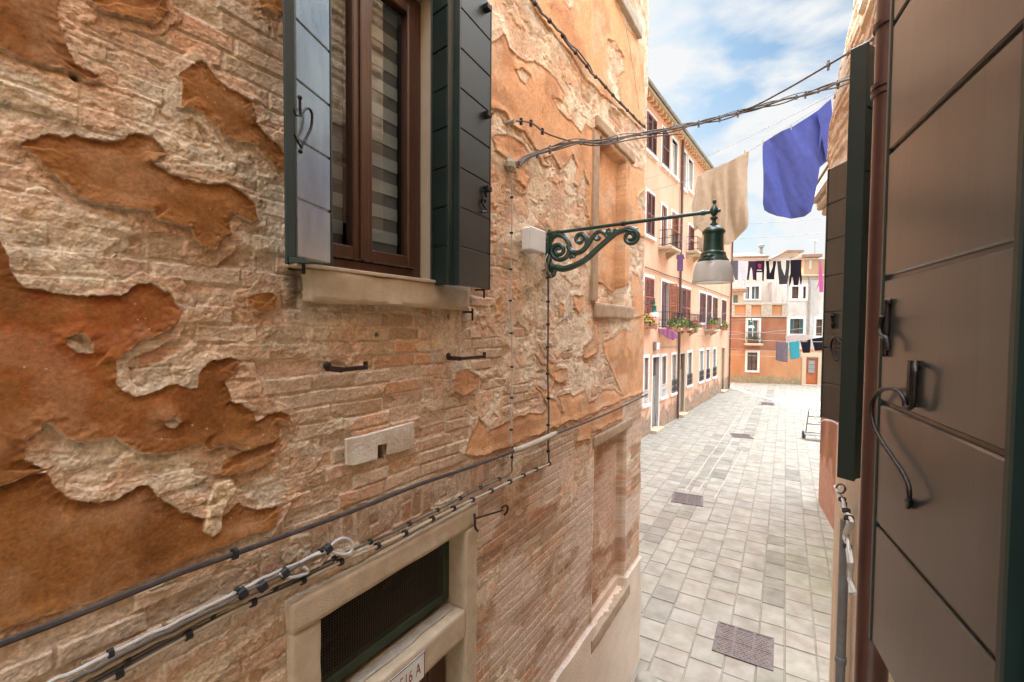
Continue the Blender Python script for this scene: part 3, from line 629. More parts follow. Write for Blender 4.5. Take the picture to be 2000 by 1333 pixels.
MB().box(LF, mid-.022, mid+.022, -.045, -.032, wB+.07, wT-.08).build('cover_strip', M['wood'], win, bevel=.005)
# dark room behind window and door grille
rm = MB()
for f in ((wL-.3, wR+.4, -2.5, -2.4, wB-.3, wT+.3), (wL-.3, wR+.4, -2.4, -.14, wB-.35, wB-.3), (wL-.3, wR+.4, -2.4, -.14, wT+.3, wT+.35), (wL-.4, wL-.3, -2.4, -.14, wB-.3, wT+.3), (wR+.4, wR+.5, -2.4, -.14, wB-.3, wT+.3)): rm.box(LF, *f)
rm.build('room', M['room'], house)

# board shutters (horizontal boards, bead frame)
def leaf(name, p0, p1, z0, z1, nb, m, parent, th=.032, edge=None, flip=1, label=None):
    p0 = Vector((*p0, 0)); p1 = Vector((*p1, 0)); d = p1-p0; L = d.length; d.normalize(); nn = Vector((-d.y, d.x, 0))*flip
    fn = lambda a, b, c: p0+d*a+nn*b+Vector((0, 0, c))
    b = MB(); b.box(fn, .003, L-.003, -th/2+.006, th/2-.006, z0+.003, z1-.003); h = (z1-z0)/nb
    for i in range(nb): b.box(fn, .012, L-.012, -th/2, th/2, z0+i*h+.0035, z0+(i+1)*h-.0035)
    o = b.build(name, M[m], parent, bevel=.0025)
    if label: o['label'] = label
    e = MB(); e.box(fn, 0, .0115, -th/2-.002, th/2+.002, z0, z1); e.box(fn, L-.0115, L, -th/2-.002, th/2+.002, z0, z1); e.build('edge_strip', M[edge or 'green'], o, bevel=.002)
    return o, fn, L
sz0, sz1 = wB-.005, wB+1.545
def at_px(px, x=None, y=None):
    d = ray(px, 640); return (d.x/d.y*y, y) if y is not None else (x, x*d.y/d.x)
# left pair: folded, outer panel faces the lane
fL = at_px(643, x=-1.50); eL = at_px(569, x=-1.425)
o1, fn1, L1 = leaf('shutter', eL, fL, sz0, sz1, 8, 'sky_sheen', house, label='open left shutter leaf with a sky sheen painted into its colour')
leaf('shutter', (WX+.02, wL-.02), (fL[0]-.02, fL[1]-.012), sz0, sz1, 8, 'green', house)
fR = at_px(886, x=-1.475); eR = at_px(952, x=-1.50)
o2, fn2, L2 = leaf('shutter', (WX+.02, wR+.004), (fR[0]-.012, fR[1]-.01), sz0-.02, sz1, 8, 'green', house)
o3, fn3, L3 = leaf('shutter', (fR[0]+.004, fR[1]+.012), eR, sz0-.02, sz1, 8, 'green', house)
# heart shaped handle on the left leaf
def on_leaf(p0, p1, off):
    p0 = Vector((*p0, 0)); p1 = Vector((*p1, 0)); d = (p1-p0).normalized(); nn = Vector((-d.y, d.x, 0))
    if nn.dot(CO-p0) < 0: nn = -nn
    return lambda px, py: onplane(px, py, p0+nn*off, nn)
H = on_leaf(eL, fL, .034)
hm = MB()
hm.tube([H(585.5, 190), H(586, 208), H(586.6, 226)], .0045, 8)
hm.tube(smooth_path([H(586.6, 226), H(577, 224), H(573, 214)]), .004, 7)
hm.tube(smooth_path([H(586.6, 226), H(592, 219), H(598, 212), H(605, 214), H(609.5, 226), H(607, 250), H(598, 270), H(590, 284), H(586.6, 297)]), [.0045]*49, 7)
hm.tube(smooth_path([H(574, 262), H(580, 274), H(587, 286)]), .004, 7)
hm.ball(H(585.5, 191), .008); hm.ball(H(586.6, 296), .008)
hm.build('handle', M['dark_iron'], o1, smooth=True)
lk = MB(); Q = on_leaf(fR, eR, .03)
lk.tube(smooth_path([Q(944, 372), Q(950, 385), Q(943, 398), Q(951, 412), Q(941, 414)]), .006, 7); lk.ball(Q(946, 392), .014)
lk.build('latch', M['dark_iron'], o3, smooth=True)
for px, py in ((951, 16), (951, 225), (951, 370)):
    hg = MB(); hg.box(lambda a, b, c: Q(px, py)+Vector((a, b, c)), -.02, .02, -.02, .02, -.012, .012); hg.build('hinge', M['dark_iron'], o3)
# iron shutter pins on the wall
def wallp(px, py, n=0.): u, z = LW(px, py); return LF(u, n, z)
def pin(px, py, lab):
    m = MB(); p = wallp(px, py, 0); m.tube([p, p+Vector((.07, 0, 0))], .006, 6); m.tube([p+Vector((.066, 0, .02)), p+Vector((.066, 0, -.05))], .006, 6); m.box(lambda a, b, c: p+Vector((a, b, c)), .03, .05, -.025, .03, -.004, .004)
    o = m.build('shutter_pin', M['dark_iron'], origin=p); tag(o, lab, 'iron pin', 'iron shutter pins by the sill')
pin(573, 512, 'iron shutter pin below the left leaf of the big window'); pin(928, 567, 'upper iron shutter pin right of the window sill'); pin(905, 610, 'lower small iron pin at the right end of the sill')

# stone door surround (n: proud of the brick by 35 mm)
dn0, dn1 = -.18, .036
rough_slab('door_lintel', 'stone', house, LF, DL, DR, iTop, DTOP, dn0, dn1, seed=11)
rough_slab('door_jamb', 'stone', house, LF, DL+.002, iL, -.02, iTop-.001, dn0, dn1-.003, seed=12)
rough_slab('door_jamb', 'stone', house, LF, iR, DR-.002, -.02, iTop-.001, dn0, dn1-.003, seed=13)
tr = rough_slab('transom_bar', 'stone', house, LF, iL, iR, dTop, tBot, dn0+.03, dn1-.008, seed=14)
rough_slab('mortar_heap', 'stone_grey', tr, LF, iL+.01, iR-.03, tBot, tBot+.014, -.09, -.03, amp=.010, cell=.018, seed=15)
# green transom frame and wire mesh
g = MB(); gn0, gn1 = -.14, -.095; gw = .055; gb = tBot+.03; gt = iTop-.004
for a in ((iL+.002, iL+gw, gb, gt), (iR-gw, iR-.002, gb, gt), (iL+gw, iR-gw, gb, gb+gw), (iL+gw, iR-gw, gt-.02, gt)): g.box(LF, a[0], a[1], gn0, gn1, a[2], a[3])
M['dgreen'] = mat('transom_green', (.035, .065, .035), (.02, .04, .022), 9, .5, .15)
tw = g.build('transom_window', M['dgreen'], house, bevel=.004)
ms = MB(); x = iL+gw
while x < iR-gw: ms.box(LF, x, x+.0022, -.103, -.1015, gb+gw, gt-.02); x += .014
y = gb+gw
while y < gt-.02: ms.box(LF, iL+gw, iR-gw, -.1010, -.0995, y, y+.0022); y += .014
M['wire'] = mat('mesh_wire', (.10, .09, .075), None, 9, .7, 0)
ms.build('wire_mesh', M['wire'], tw, recalc=False)
bars = MB()
bars.tube([LF(iL+.1, -.22, gb+.12), LF(iR-.08, -.22, gb+.18)], .009, 6); bars.tube([LF(iR-.35, -.24, gt-.12), LF(iR-.07, -.22, gt-.10)], .008, 6); bars.tube([LF(iL+.25, -.25, gb+.05), LF(iR-.1, -.23, gt-.12)], .008, 6)
bars.build('inner_bar', M['iron'], tw)
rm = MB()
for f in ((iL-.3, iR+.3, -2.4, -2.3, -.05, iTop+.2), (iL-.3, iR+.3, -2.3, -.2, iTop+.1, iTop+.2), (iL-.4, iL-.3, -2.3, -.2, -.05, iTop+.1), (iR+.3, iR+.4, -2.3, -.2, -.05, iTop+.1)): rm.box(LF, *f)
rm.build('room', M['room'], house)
dd = MB()
nbd = 6
for i in range(nbd): a = iL+.02+(iR-iL-.04)*i/nbd; dd.box(LF, a+.002, a+(iR-iL-.04)/nbd-.002, -.15, -.11, .03, dTop)
door = dd.build('door', M['plank'], house, bevel=.003)
MB().tube([LF(iR-.12, -.11, 1.05), LF(iR-.12, -.06, 1.05)], .02, 10).build('handle', M['dark_iron'], door)
# painted number plate on the transom bar
pq = [LW(735, 1318), LW(820, 1268), LW(820, 1305)]; pz1 = min(tBot-.004, LW(819, 1268)[1]); pz0 = dTop+.002; pu1 = LW(820, 1290)[0]; pu0 = pu1-.32
plate = MB().box(LF, pu0, pu1, .0305, .034, pz0, pz1).build('number_plate', M['white_old'] if 'white_old' in M else M['plastic'], house)
M['redpaint'] = mat('red_lettering', (.30, .06, .04), (.22, .045, .03), 30, .8, 0)
cu_ = bpy.data.curves.new('t', 'FONT'); cu_.body = '516 A'; cu_.size = 1; cu_.extrude = .0; cu_.space_character = 1.12
to = bpy.data.objects.new('t', cu_); COL.objects.link(to); bpy.context.view_layer.update()
tm = bpy.data.meshes.new_from_object(to); bpy.data.objects.remove(to)
xs = [v.co.x for v in tm.vertices]; ys = [v.co.y for v in tm.vertices]; tw_ = max(xs)-min(xs); thh = max(ys)-min(ys)
s_ = .062/thh; sx_ = s_*.62; a0 = pu1-.03-tw_*sx_
for v in tm.vertices: v.co = LF(a0+(v.co.x-min(xs))*sx_, .0350, (pz0+pz1)/2-.030+(v.co.y-min(ys))*s_)
link('lettering', tm, M['redpaint'], plate)
bd = MB(); bd.box(LF, pu1-.004, pu1, .0342, .035, pz0, pz1); bd.box(LF, pu0, pu1-.004, .0342, .035, pz1-.004, pz1); bd.build('painted_border', M['black'], plate)

# stonework of the blocked window, the niche and the window above
lx0, lx1 = LW(1163, 230)[0], LW(1238, 300)[0]
def stone_bar(name, pxs, n0, n1, seed, m='stone'):
    u0 = LW(*pxs[0])[0]; u1 = LW(*pxs[1])[0]; zt = (LW(*pxs[0])[1]+LW(*pxs[1])[1])/2; zb = (LW(*pxs[2])[1]+LW(*pxs[3])[1])/2
    return rough_slab(name, m, house, LF, u0, u1, zb, zt, n0, n1, amp=.004, cell=.03, seed=seed)
stone_bar('blind_window_lintel', [(1163, 230), (1237, 297), (1163, 252), (1237, 318)], -.1, .026, 21, 'stone_tan')
stone_bar('blind_window_sill', [(1160, 594), (1234, 598), (1160, 622), (1234, 624)], -.14, .030, 22, 'stone_tan')
slab('blind_window_jamb', 'stone_tan', house, bL-.13, bL, bB, bT, -.16, .022, .004); 
stone_bar('niche_lintel', [(1160, 846), (1233, 822), (1160, 868), (1233, 838)], -.1, .018, 23, 'stone_tan')
rough_slab('niche_sill', 'stone_tan', house, LF, nL-.1, nR+.12, nB-.13, nB, -.14, .03, amp=.005, cell=.03, seed=24)
stone_bar('upper_window_sill', [(1198, -30), (1247, 50), (1198, 2), (1246, 68)], -.1, .05, 25, 'stone_grey')
# white stone plaque with a notch
pl = MB(); T = lambda x, y: wallp(540+x/3.333, 600+y/3.333, -.004)
pl.prism([T(*p) for p in ((442, 858), (570, 830), (887, 745), (887, 918), (712, 964), (712, 888), (650, 900), (650, 988), (490, 1032), (445, 1028))], (.017, 0, 0))
M['plaque'] = mat('old_white_stone', (.80, .74, .64), (.50, .36, .25), 7, .9, .5, bscale=60)
tag(pl.build('stone_plaque', M['plaque'], origin=wallp(740, 865), bevel=.004), 'chipped white stone block with a square notch set in the bricks', 'stone block')

# two short iron brackets, hook beside the door
def bracket(a, b, lab):
    p, q = wallp(*a, 0), wallp(*b, 0); u0, u1 = p.y, q.y; z = (p.z+q.z)/2
    t = empty('iron_bracket', p, lab, 'bracket', 'short iron brackets below the window')
    m = MB(); n1 = .10
    m.box(LF, u0+.02, u0+.028, 0, n1, z-.011, z+.011); m.build('arm', M['iron'], t)
    m = MB(); m.box(LF, u0+.028, u1-.004, n1-.012, n1-.004, z-.009, z+.009); m.build('bar', M['iron'], t, bevel=.002)
    m = MB(); m.tube([LF(u1, n1-.02, z-.01), LF(u1, n1-.02, z+.024)], .01, 8); m.build('knob', M['iron'], t)
    m = MB(); m.ball(LF(u0+.02, .012, z+.012), .019, 10, (.5, 1, 1)); m.build('rosette', M['iron'], t, smooth=True)
bracket((627, 716), (690, 720), 'left iron bracket on the bare bricks above the stone block'); bracket((868, 697), (925, 698), 'right iron bracket near the vertical cables')
t = empty('iron_hook', wallp(930, 1010), 'thin iron hook fixed at the top right corner of the door surround', 'hook')
A = wallp(915, 1010, .045); B = wallp(957, 990, .10)
MB().tube([A, B], .006, 8).build('shank', M['iron'], t, smooth=True)
m = MB(); m.tube(smooth_path([A+Vector((0, 0, .03)), A+Vector((.01, -.01, 0)), A+Vector((.012, -.005, -.05)), A+Vector((.01, .02, -.08))]), .007, 8); m.build('catch', M['iron'], t, smooth=True)
m = MB(); m.tube(smooth_path([B+Vector((0, -.02, .015)), B+Vector((.01, 0, .03)), B+Vector((.015, .03, .015)), B+Vector((.01, .03, -.02)), B+Vector((0, .01, -.035))]), .007, 8); m.build('curl', M['iron'], t, smooth=True)

# ------------------------------------------------------------------ conduit and cables on the left wall
def wpath(pts, n, k=5): return smooth_path([wallp(x, y, n) for x, y in pts], k)
def cable(name, pts, n, r, m, lab, cat='cable', clips=0, clipm='black', jit=0, cr_=1.9, group=None):
    P = wpath(pts, n)
    if jit: P = [p+Vector((0, 0, (fbm(np.array([i*.9]), np.array([r*99]), 2, 5)[0]-.5)*jit)) for i, p in enumerate(P)]
    t = empty(name, P[0], lab, cat, group); MB().tube(P, r, 8).build('sheath', M[m], t, smooth=True)
    if clips:
        L = [0]
        for i in range(1, len(P)): L.append(L[-1]+(P[i]-P[i-1]).length)
        c = clips*.5
        while c < L[-1]:
            i = max(1, next((j for j in range(len(L)) if L[j] >= c), len(L)-1)); f = (c-L[i-1])/max(1e-6, L[i]-L[i-1]); p = P[i-1].lerp(P[i], f); d = (P[i]-P[i-1]).normalized()
            b = MB(); b.tube([p-d*r*1.1-Vector((r*.3, 0, 0)), p+d*r*1.1-Vector((r*.3, 0, 0))], r*cr_, 8); b.build('clip', M[clipm], t); c += clips*random.uniform(.85, 1.15)
    return t
t = cable('conduit', [(-30, 1252), (0, 1240), (120, 1196), (250, 1145), (345, 1108), (440, 1076), (520, 1048), (600, 1020), (700, 984), (800, 945), (900, 912), (990, 880), (1075, 846), (1140, 822), (1200, 797), (1257, 770)], .048, .0102, 'rod', 'dark round conduit sloping down the whole orange wall', 'conduit')
P = wpath([(440, 1076), (448, 1073)], .048); MB().tube(P, .02, 8).build('clip', M['black'], t)
P = wpath([(990, 879), (1010, 873), (1040, 861), (1075, 845)], .048); tag(MB().tube(P, [.017]+[.021]*(len(P)-2)+[.017], 10).build('sleeve', M['cable_b'], t, smooth=True), 'beige plastic sleeve round the conduit')
cable('cable', [(30, 1345), (62, 1333), (100, 1313), (220, 1258), (365, 1189), (440, 1153), (500, 1124), (560, 1098), (625, 1066)], .045, .0056, 'cable_w', 'upper pale grey cable of the bundle under the conduit, ending in the loop', clips=.36, cr_=2.3, jit=.012)
cable('cable', [(45, 1355), (80, 1338), (150, 1302), (230, 1262), (370, 1194), (420, 1172), (455, 1153), (540, 1112), (600, 1082)], .052, .0055, 'cable_g', 'dark thin cable squeezed between the pale ones of the bundle', jit=.01)
cable('cable', [(60, 1358), (105, 1337), (160, 1308), (240, 1268), (375, 1202), (425, 1178), (450, 1172), (500, 1150), (545, 1125), (590, 1108), (615, 1094), (622, 1080)], .043, .0078, 'cable_b', 'thick cream cable of the bundle under the conduit', jit=.012)
t = empty('cable_loop', wallp(640, 1065), 'loop of pale cable turned back on itself above the door', 'cable')
MB().tube(wpath([(625, 1068), (640, 1052), (655, 1046), (668, 1050), (674, 1062), (668, 1074), (650, 1077), (628, 1072), (600, 1078), (570, 1092)], .05), .0065, 8).build('sheath', M['cable_w'], t, smooth=True)
MB().tube(wpath([(576, 1100), (584, 1106), (582, 1112), (565, 1118), (545, 1120), (530, 1112)], .055), .006, 8).build('sheath', M['cable_w'], t, smooth=True)
for x, y in ((625, 1066), (540, 1112), (497, 1137), (458, 1150)): p = wallp(x, y, .05); MB().tube([p-Vector((0, .012, .004)), p+Vector((0, .012, .004))], .02, 8).build('tie', M['black'], t)
cable('cable', [(130, 1352), (170, 1333), (300, 1262), (450, 1184), (550, 1143), (640, 1099), (760, 1048), (860, 998), (930, 966), (1000, 933), (1066, 904)], .04, .0085, 'cable_b', 'cream cable with black clips running just over the door lintel', clips=.2)
cable('cable', [(140, 1333), (240, 1280), (330, 1232), (450, 1172), (560, 1128), (660, 1077), (760, 1034), (860, 985), (930, 950), (985, 924), (990, 905), (991, 870)], .04, .0055, 'cable_g', 'thin grey twin cable above the cream one over the door', clips=.22, cr_=2.2)
cable('cable', [(150, 1337), (250, 1284), (340, 1237), (455, 1181), (560, 1136), (640, 1096)], .038, .0075, 'cable_g', 'dusty dark cable lying directly under the looped bundle')
cable('cable', [(1066, 904), (1064, 860), (1065, 800), (1063, 720), (1064, 640), (1064, 560), (1063, 522), (1067, 500)], .03, .0075, 'cable_g', 'vertical clipped cable rising to the lamp bracket', clips=.2)
cable('cable', [(991, 870), (992, 800), (993, 700), (990, 600), (991, 500), (993, 400), (990, 335)], .03, .005, 'cable_w', 'thin vertical cable left of the junction box', clips=.22, cr_=2.3)
cable('cable', [(1058, 498), (1052, 515), (1060, 532), (1066, 542)], .05, .0045, 'cable_b', 'two short wires hanging from the white junction box')
cable('cable', [(1212, 30), (1222, 80), (1232, 140), (1243, 215)], .03, .004, 'cable_w', 'thin pale wire down the corner plaster above the blocked window')
cable('cable', [(1018, -10), (1045, 28), (1085, 70), (1120, 115), (1160, 160), (1205, 205), (1252, 252)], .05, .009, 'cable_g', 'twisted cable run climbing the upper orange plaster', clips=.22, cr_=1.8, jit=.05)
cable('cable', [(1026, -10), (1050, 32), (1092, 76), (1126, 112), (1166, 166), (1208, 210), (1254, 256)], .045, .006, 'cable_g', 'thinner strand beside the twisted cable run', jit=.05)

# junction box
jb = [LW(1021, 440), LW(1068, 447)]
u0, u1 = LW(1022, 470)[0]+.0, LW(1072, 470)[0]-.06; zt = LW(1035, 444)[1]; zb = LW(1035, 489)[1]
D_ = .105
def boxu(px, n):             # u where the ray through px meets the plane n in front of the wall
    p = onplane(px, 470, (WX+n, 0, 0), (1, 0, 0)); return p.y
u0 = boxu(1039, D_); u1 = boxu(1066, D_); zt = onplane(1050, 447, (WX+D_, 0, 0), (1, 0, 0)).z; zb = onplane(1050, 490, (WX+D_, 0, 0), (1, 0, 0)).z
t = empty('junction_box', LF(u0, 0, zb), 'white plastic junction box beside the lamp bracket', 'junction box')
MB().box(LF, u0, u1, .02, D_-.02, zb, zt).build('body', M['plastic'], t, bevel=.006); MB().box(LF, u0-.003, u1+.003, D_-.0195, D_, zb-.003, zt+.003).build('lid', M['plastic'], t, bevel=.006)

# ------------------------------------------------------------------ the green lamp on its scroll bracket
YL = LW(1070, 458)[0]
LP = lambda x, y: onplane(x, y, (0, YL, 0), (0, 1, 0))
c7 = lambda x, y: LP(980+x/4.167, 360+y/4.167)
PXL = abs((LP(1400, 450)-LP(1399, 450)).x)     # metres per photo pixel near the lamp
PXM = abs((LP(1150, 480)-LP(1149, 480)).x)
lamp = empty('street_lamp', LF(YL, 0, LP(1070, 500).z), 'large dark green wall lamp on a scrolled bracket with a ribbed glass shade', 'street lamp')
MB().tube([c7(372, 405), c7(1745, 220)], .0125, 12).build('arm', M['lamp'], lamp, smooth=True)
m = MB()
for x in (460, 990, 1640): a = c7(x, 405+(x-375)*-.1352); m.tube([a-Vector((.012, 0, 0)), a+Vector((.012, 0, 0))], .018, 12)
a = c7(1745, 220); m.tube([a, c7(1782, 213)], [.014, .010], 10)
m.build('collar', M['lamp'], lamp, smooth=True)
def spiral(cx, cy, r0, r1, a0, a1, n=22): return [(cx+(r0+(r1-r0)*i/n)*math.cos(R(a0+(a1-a0)*i/n)), cy-(r0+(r1-r0)*i/n)*math.sin(R(a0+(a1-a0)*i/n))) for i in range(n+1)]
SC = MB()
def scroll(pts, r0, r1=None, k=3):
    P = smooth_path([c7(x, y) for x, y in pts], k); N = len(P); r1 = r1 or r0
    r0 *= 1.7; r1 *= 1.7; SC.tube(P, [r0+(r1-r0)*i/(N-1) for i in range(N)], 8)
scroll([(392, 700), (430, 678), (500, 690), (570, 672), (640, 640), (700, 600), (760, 545), (820, 490), (880, 440), (930, 400), (985, 378), (1040, 362), (1100, 378)], .0155, .011)
scroll([(1000, 368), (1060, 385)]+spiral(1048, 432, 62, 14, 50, -500), .011, .006)
scroll([(378, 470), (395, 440), (440, 415), (500, 425), (540, 470), (552, 530), (530, 590), (480, 615), (430, 600), (405, 560)]+spiral(462, 542, 58, 12, 200, -330), .012, .0075)
scroll([(540, 500), (565, 545), (610, 560), (660, 540), (690, 500), (690, 450), (670, 415)]+spiral(640, 452, 46, 10, 60, 430), .0125, .006)
scroll([(655, 545), (700, 500), (735, 440), (760, 405), (800, 385), (840, 400), (855, 430), (900, 420)], .011, .007)
scroll(spiral(783, 432, 38, 8, 80, 430), .008, .005)
scroll([(820, 395), (850, 415), (900, 400), (940, 375)]+spiral(925, 385, 20, 6, 0, 300, 8), .007, .004)
scroll(spiral(872, 385, 20, 5, 20, 380, 12), .006, .004)
scroll([(378, 480), (372, 560), (385, 630), (410, 665), (440, 690)], .013, .013)
scroll([(440, 690), (420, 730)]+spiral(398, 722, 30, 8, -20, -380, 14), .0115, .006)
scroll([(455, 415), (420, 440), (400, 480), (398, 520)], .010, .006)
scroll([(550, 600), (575, 575), (590, 550)], .011, .005); scroll([(590, 600), (580, 575), (560, 555)], .009, .005); scroll([(690, 600), (695, 625)], .009, .004)
SC.build('scrollwork', M['lamp'], lamp, smooth=True)
pm = MB(); a = c7(373, 400); b = c7(373, 700); pm.box(lambda x, y, z: Vector((WX+.012+x, YL+y, z)), 0, .014, -.03, .03, b.z, a.z+.02); pm.build('wall_plate', M['lamp'], lamp, bevel=.003)
LC = c7(1727, 300); lx = LC.x
def hz(y, x=1727): return c7(x, y).z
lm = MB(); s = PXL/4.167
prof = [(2, 125), (13, 130), (18, 145), (13, 158), (8, 163), (14, 172), (24, 190), (36, 208), (36, 232), (24, 250), (12, 262), (30, 270), (32, 284), (16, 292), (18, 318), (30, 322), (32, 338), (42, 342), (62, 350), (86, 372), (95, 384), (96, 396), (90, 404), (82, 410), (82, 470), (87, 540), (92, 556), (104, 562), (104, 576), (112, 600), (128, 622), (130, 632), (124, 636)]
lm.lathe([(r*s, hz(y)-LC.z) for r, y in prof], (lx, YL, LC.z), 36)
lm.build('lantern', M['lamp'], lamp, smooth=True, ang=50)
cb = MB(); cb.ball(Vector((lx, YL-.112*1, hz(600)))+Vector((-.01, 0, 0)), .016, 8, (2, 1, 1)); cb.build('catch', M['lamp'], lamp, smooth=True)
gp = MB(); N = 60
def gring(r, y):
    return [(r, y)]
vs = []; fs = []; gl = [(122, 628), (134, 640), (148, 670), (157, 700), (163, 740), (167, 790), (168, 800), (165, 803), (163, 798)]
for j, (r, y) in enumerate(gl):
    for k in range(N*2):
        a = 2*math.pi*k/(N*2); rr = r*s*(1+(.012 if k % 2 else 0)*(1 if j < 6 else 0)); vs.append((lx+rr*math.cos(a), YL+rr*math.sin(a), hz(y)))
K = N*2
for j in range(len(gl)-1):
    for k in range(K): fs.append((j*K+k, j*K+(k+1) % K, (j+1)*K+(k+1) % K, (j+1)*K+k))
gp.add(vs, fs); tag(gp.build('lamp_shade', M['shade'], lamp, smooth=True, ang=60), 'ribbed pale glass shade')

# ================================================================== RIGHT SIDE OF THE LANE
rh = empty('rendered_house', (RX, 2, 0), 'cream rendered house with dark green shutters along the right edge', 'house')
us2 = np.concatenate([np.linspace(-3.2, 2, 30), np.linspace(2.05, 5.08, 120)]); zs2 = np.concatenate([np.linspace(-.05, 4, 60), np.linspace(4.03, 9.2, 260), np.linspace(9.25, 9.4, 3)])
U2_, Z2_ = np.meshgrid(us2, zs2, indexing='ij')
hb, cb_, bb = brickfield(U2_, Z2_, 211, ch=.085, bl=.30, mort=.012)
lump = fbm(U2_*4, Z2_*4, 4, 221)-.5; fine2 = fbm(U2_*26, Z2_*26, 3, 222)-.5
mk = ss(5.2, 5.9, Z2_+.5*lump)*ss(.40, .52, fbm(U2_*1.6, Z2_*1.6, 4, 223)+.12)
rend = np.array((.58, .475, .345))*(1+.35*lump+.3*fine2)[..., None]
c2_ = lerp(rend, lerp(cb_, np.array((.52, .42, .30))*(1+fine2)[..., None], .55), mk[..., None]); h2b = lerp(.012+.012*lump+.003*fine2, hb*2.2+.012*lump, mk)
lean = ss(3.4, 4.7, U2_)*ss(4.9, 5.5, Z2_)*(.13-.19*ss(5.9, 7.4, Z2_)+.05*(fbm(Z2_*2.2, Z2_*0, 3, 224)-.5))
Xr = RX-h2b-lean
Xr = np.concatenate([Xr, Xr[-1:]+.12, Xr[-1:]+.8]); Yr = np.concatenate([U2_, U2_[-1:]+.03, U2_[-1:]+.03]); Zr = np.concatenate([Z2_, Z2_[-1:], Z2_[-1:]]); c2_ = np.concatenate([c2_, c2_[-1:], c2_[-1:]])
nu, nz_ = Xr.shape; idx = np.arange(nu*nz_).reshape(nu, nz_); q = np.stack([idx[:-1, :-1], idx[:-1, 1:], idx[1:, 1:], idx[1:, :-1]], -1).reshape(-1, 4)
cy2 = ((Yr[:-1, :-1]+Yr[1:, 1:])/2).ravel(); cz2 = ((Zr[:-1, :-1]+Zr[1:, 1:])/2).ravel()
w2 = (2.27, 2.96); w0 = (-.62, .42); wz0, wz1 = 3.78, 5.28
q = q[~(((cy2 > w2[0]) & (cy2 < w2[1]) | (cy2 > w0[0]) & (cy2 < w0[1])) & (cz2 > wz0) & (cz2 < wz1))]
me = bpy.data.meshes.new('wall'); me.from_pydata(np.stack([Xr, Yr, Zr], -1).reshape(-1, 3).tolist(), [], q.tolist())
ca = me.color_attributes.new('Col', 'FLOAT_COLOR', 'POINT'); ca.data.foreach_set('color', np.concatenate([np.clip(c2_.reshape(-1, 3), .01, .85), np.ones((nu*nz_, 1))], 1).astype(np.float32).ravel())
link('wall', me, M['wall'], rh, smooth=True)
def RF(u, n, z): return Vector((RX-n, u, z))
m = MB(); m.box(RF, -3.2, 5.0, -9, -.1, 9.2, 9.4); m.box(RF, 4.7, 5.0, -9, -.3, 0, 9.2); m.box(RF, -3.2, -3.0, -9, -.1, 0, 9.2); m.box(RF, -3.2, 5.0, -9.2, -9, 0, 9.2); m.build('side_wall', M['side'], rh)
for a, b in (w2, w0):
    f = MB()
    for r in ((a-.01, a+.06, wz0, wz1), (b-.06, b+.01, wz0, wz1), (a+.06, b-.06, wz0, wz0+.07), (a+.06, b-.06, wz1-.07, wz1), ((a+b)/2-.03, (a+b)/2+.03, wz0+.07, wz1-.07)): f.box(RF, r[0], r[1], -.12, -.06, r[2], r[3])
    wv = f.build('window', M['wood'], rh, bevel=.004)
    MB().box(RF, a+.06, b-.06, -.094, -.090, wz0+.07, wz1-.07).build('pane', M['glass'], wv)
    MB().box(RF, a-.1, b+.1, -.1, .05, wz0-.09, wz0-.002).build('sill', M['stone'], wv, bevel=.006)
    f = MB()
    for g_ in ((a-.3, b+.3, -1.8, -1.7, wz0-.2, wz1+.2), (a-.3, b+.3, -1.7, -.13, wz0-.25, wz0-.2), (a-.3, b+.3, -1.7, -.13, wz1+.2, wz1+.25), (a-.35, a-.3, -1.7, -.13, wz0-.2, wz1+.2), (b+.3, b+.35, -1.7, -.13, wz0-.2, wz1+.2)): f.box(RF, *g_)
    f.build('room', M['room'], rh)
# own shutter (closest), hinge near the camera
SH0 = (.196, .63); SH1 = (.136, 1.005)
gz = [proj((SH1[0], SH1[1], z))[1] for z in (3.77, 3.98)]
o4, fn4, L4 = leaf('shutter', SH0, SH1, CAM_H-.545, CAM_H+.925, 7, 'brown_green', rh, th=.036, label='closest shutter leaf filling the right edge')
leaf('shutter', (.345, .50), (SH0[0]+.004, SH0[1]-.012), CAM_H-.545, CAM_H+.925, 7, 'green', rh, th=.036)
Q1 = on_leaf(SH0, SH1, .030); Q0 = on_leaf(SH0, SH1, .021)
h = MB()
h.box(lambda a, b, c: Q0(1784, 750)+(Vector((*SH1, 0))-Vector((*SH0, 0))).normalized()*a+Vector((b, 0, c)), -.0045, .0045, -.006, .004, -.033, .033)
h.tube(smooth_path([Q0(1789, 708), Q1(1788, 725), Q1(1786, 760), Q1(1783, 788), Q1(1776, 798), Q1(1768, 794), Q1(1765, 780), Q1(1757, 768), Q1(1742, 760), Q1(1722, 762), Q1(1708, 776), Q1(1702, 798), Q1(1706, 830), Q1(1722, 862), Q1(1742, 892), Q1(1762, 922), Q1(1773, 945), Q1(1776, 968), Q0(1773, 990)]), .0033, 10)
h.ball(Q0(1790, 716), .0055); h.ball(Q0(1775, 980), .0055)
h.build('handle', M['dark_iron'], o4, smooth=True)
h = MB()
h.tube([Q0(1735, 585), Q0(1732, 640), Q0(1728, 690)], [.004, .0065, .004], 10)
h.tube(smooth_path([Q1(1722, 618), Q1(1718, 640), Q1(1722, 655), Q1(1732, 662), Q1(1735, 685)]), .0035, 9); h.ball(Q0(1736, 590), .006); h.ball(Q0(1728, 692), .005)
h.build('latch', M['dark_iron'], o4, smooth=True)
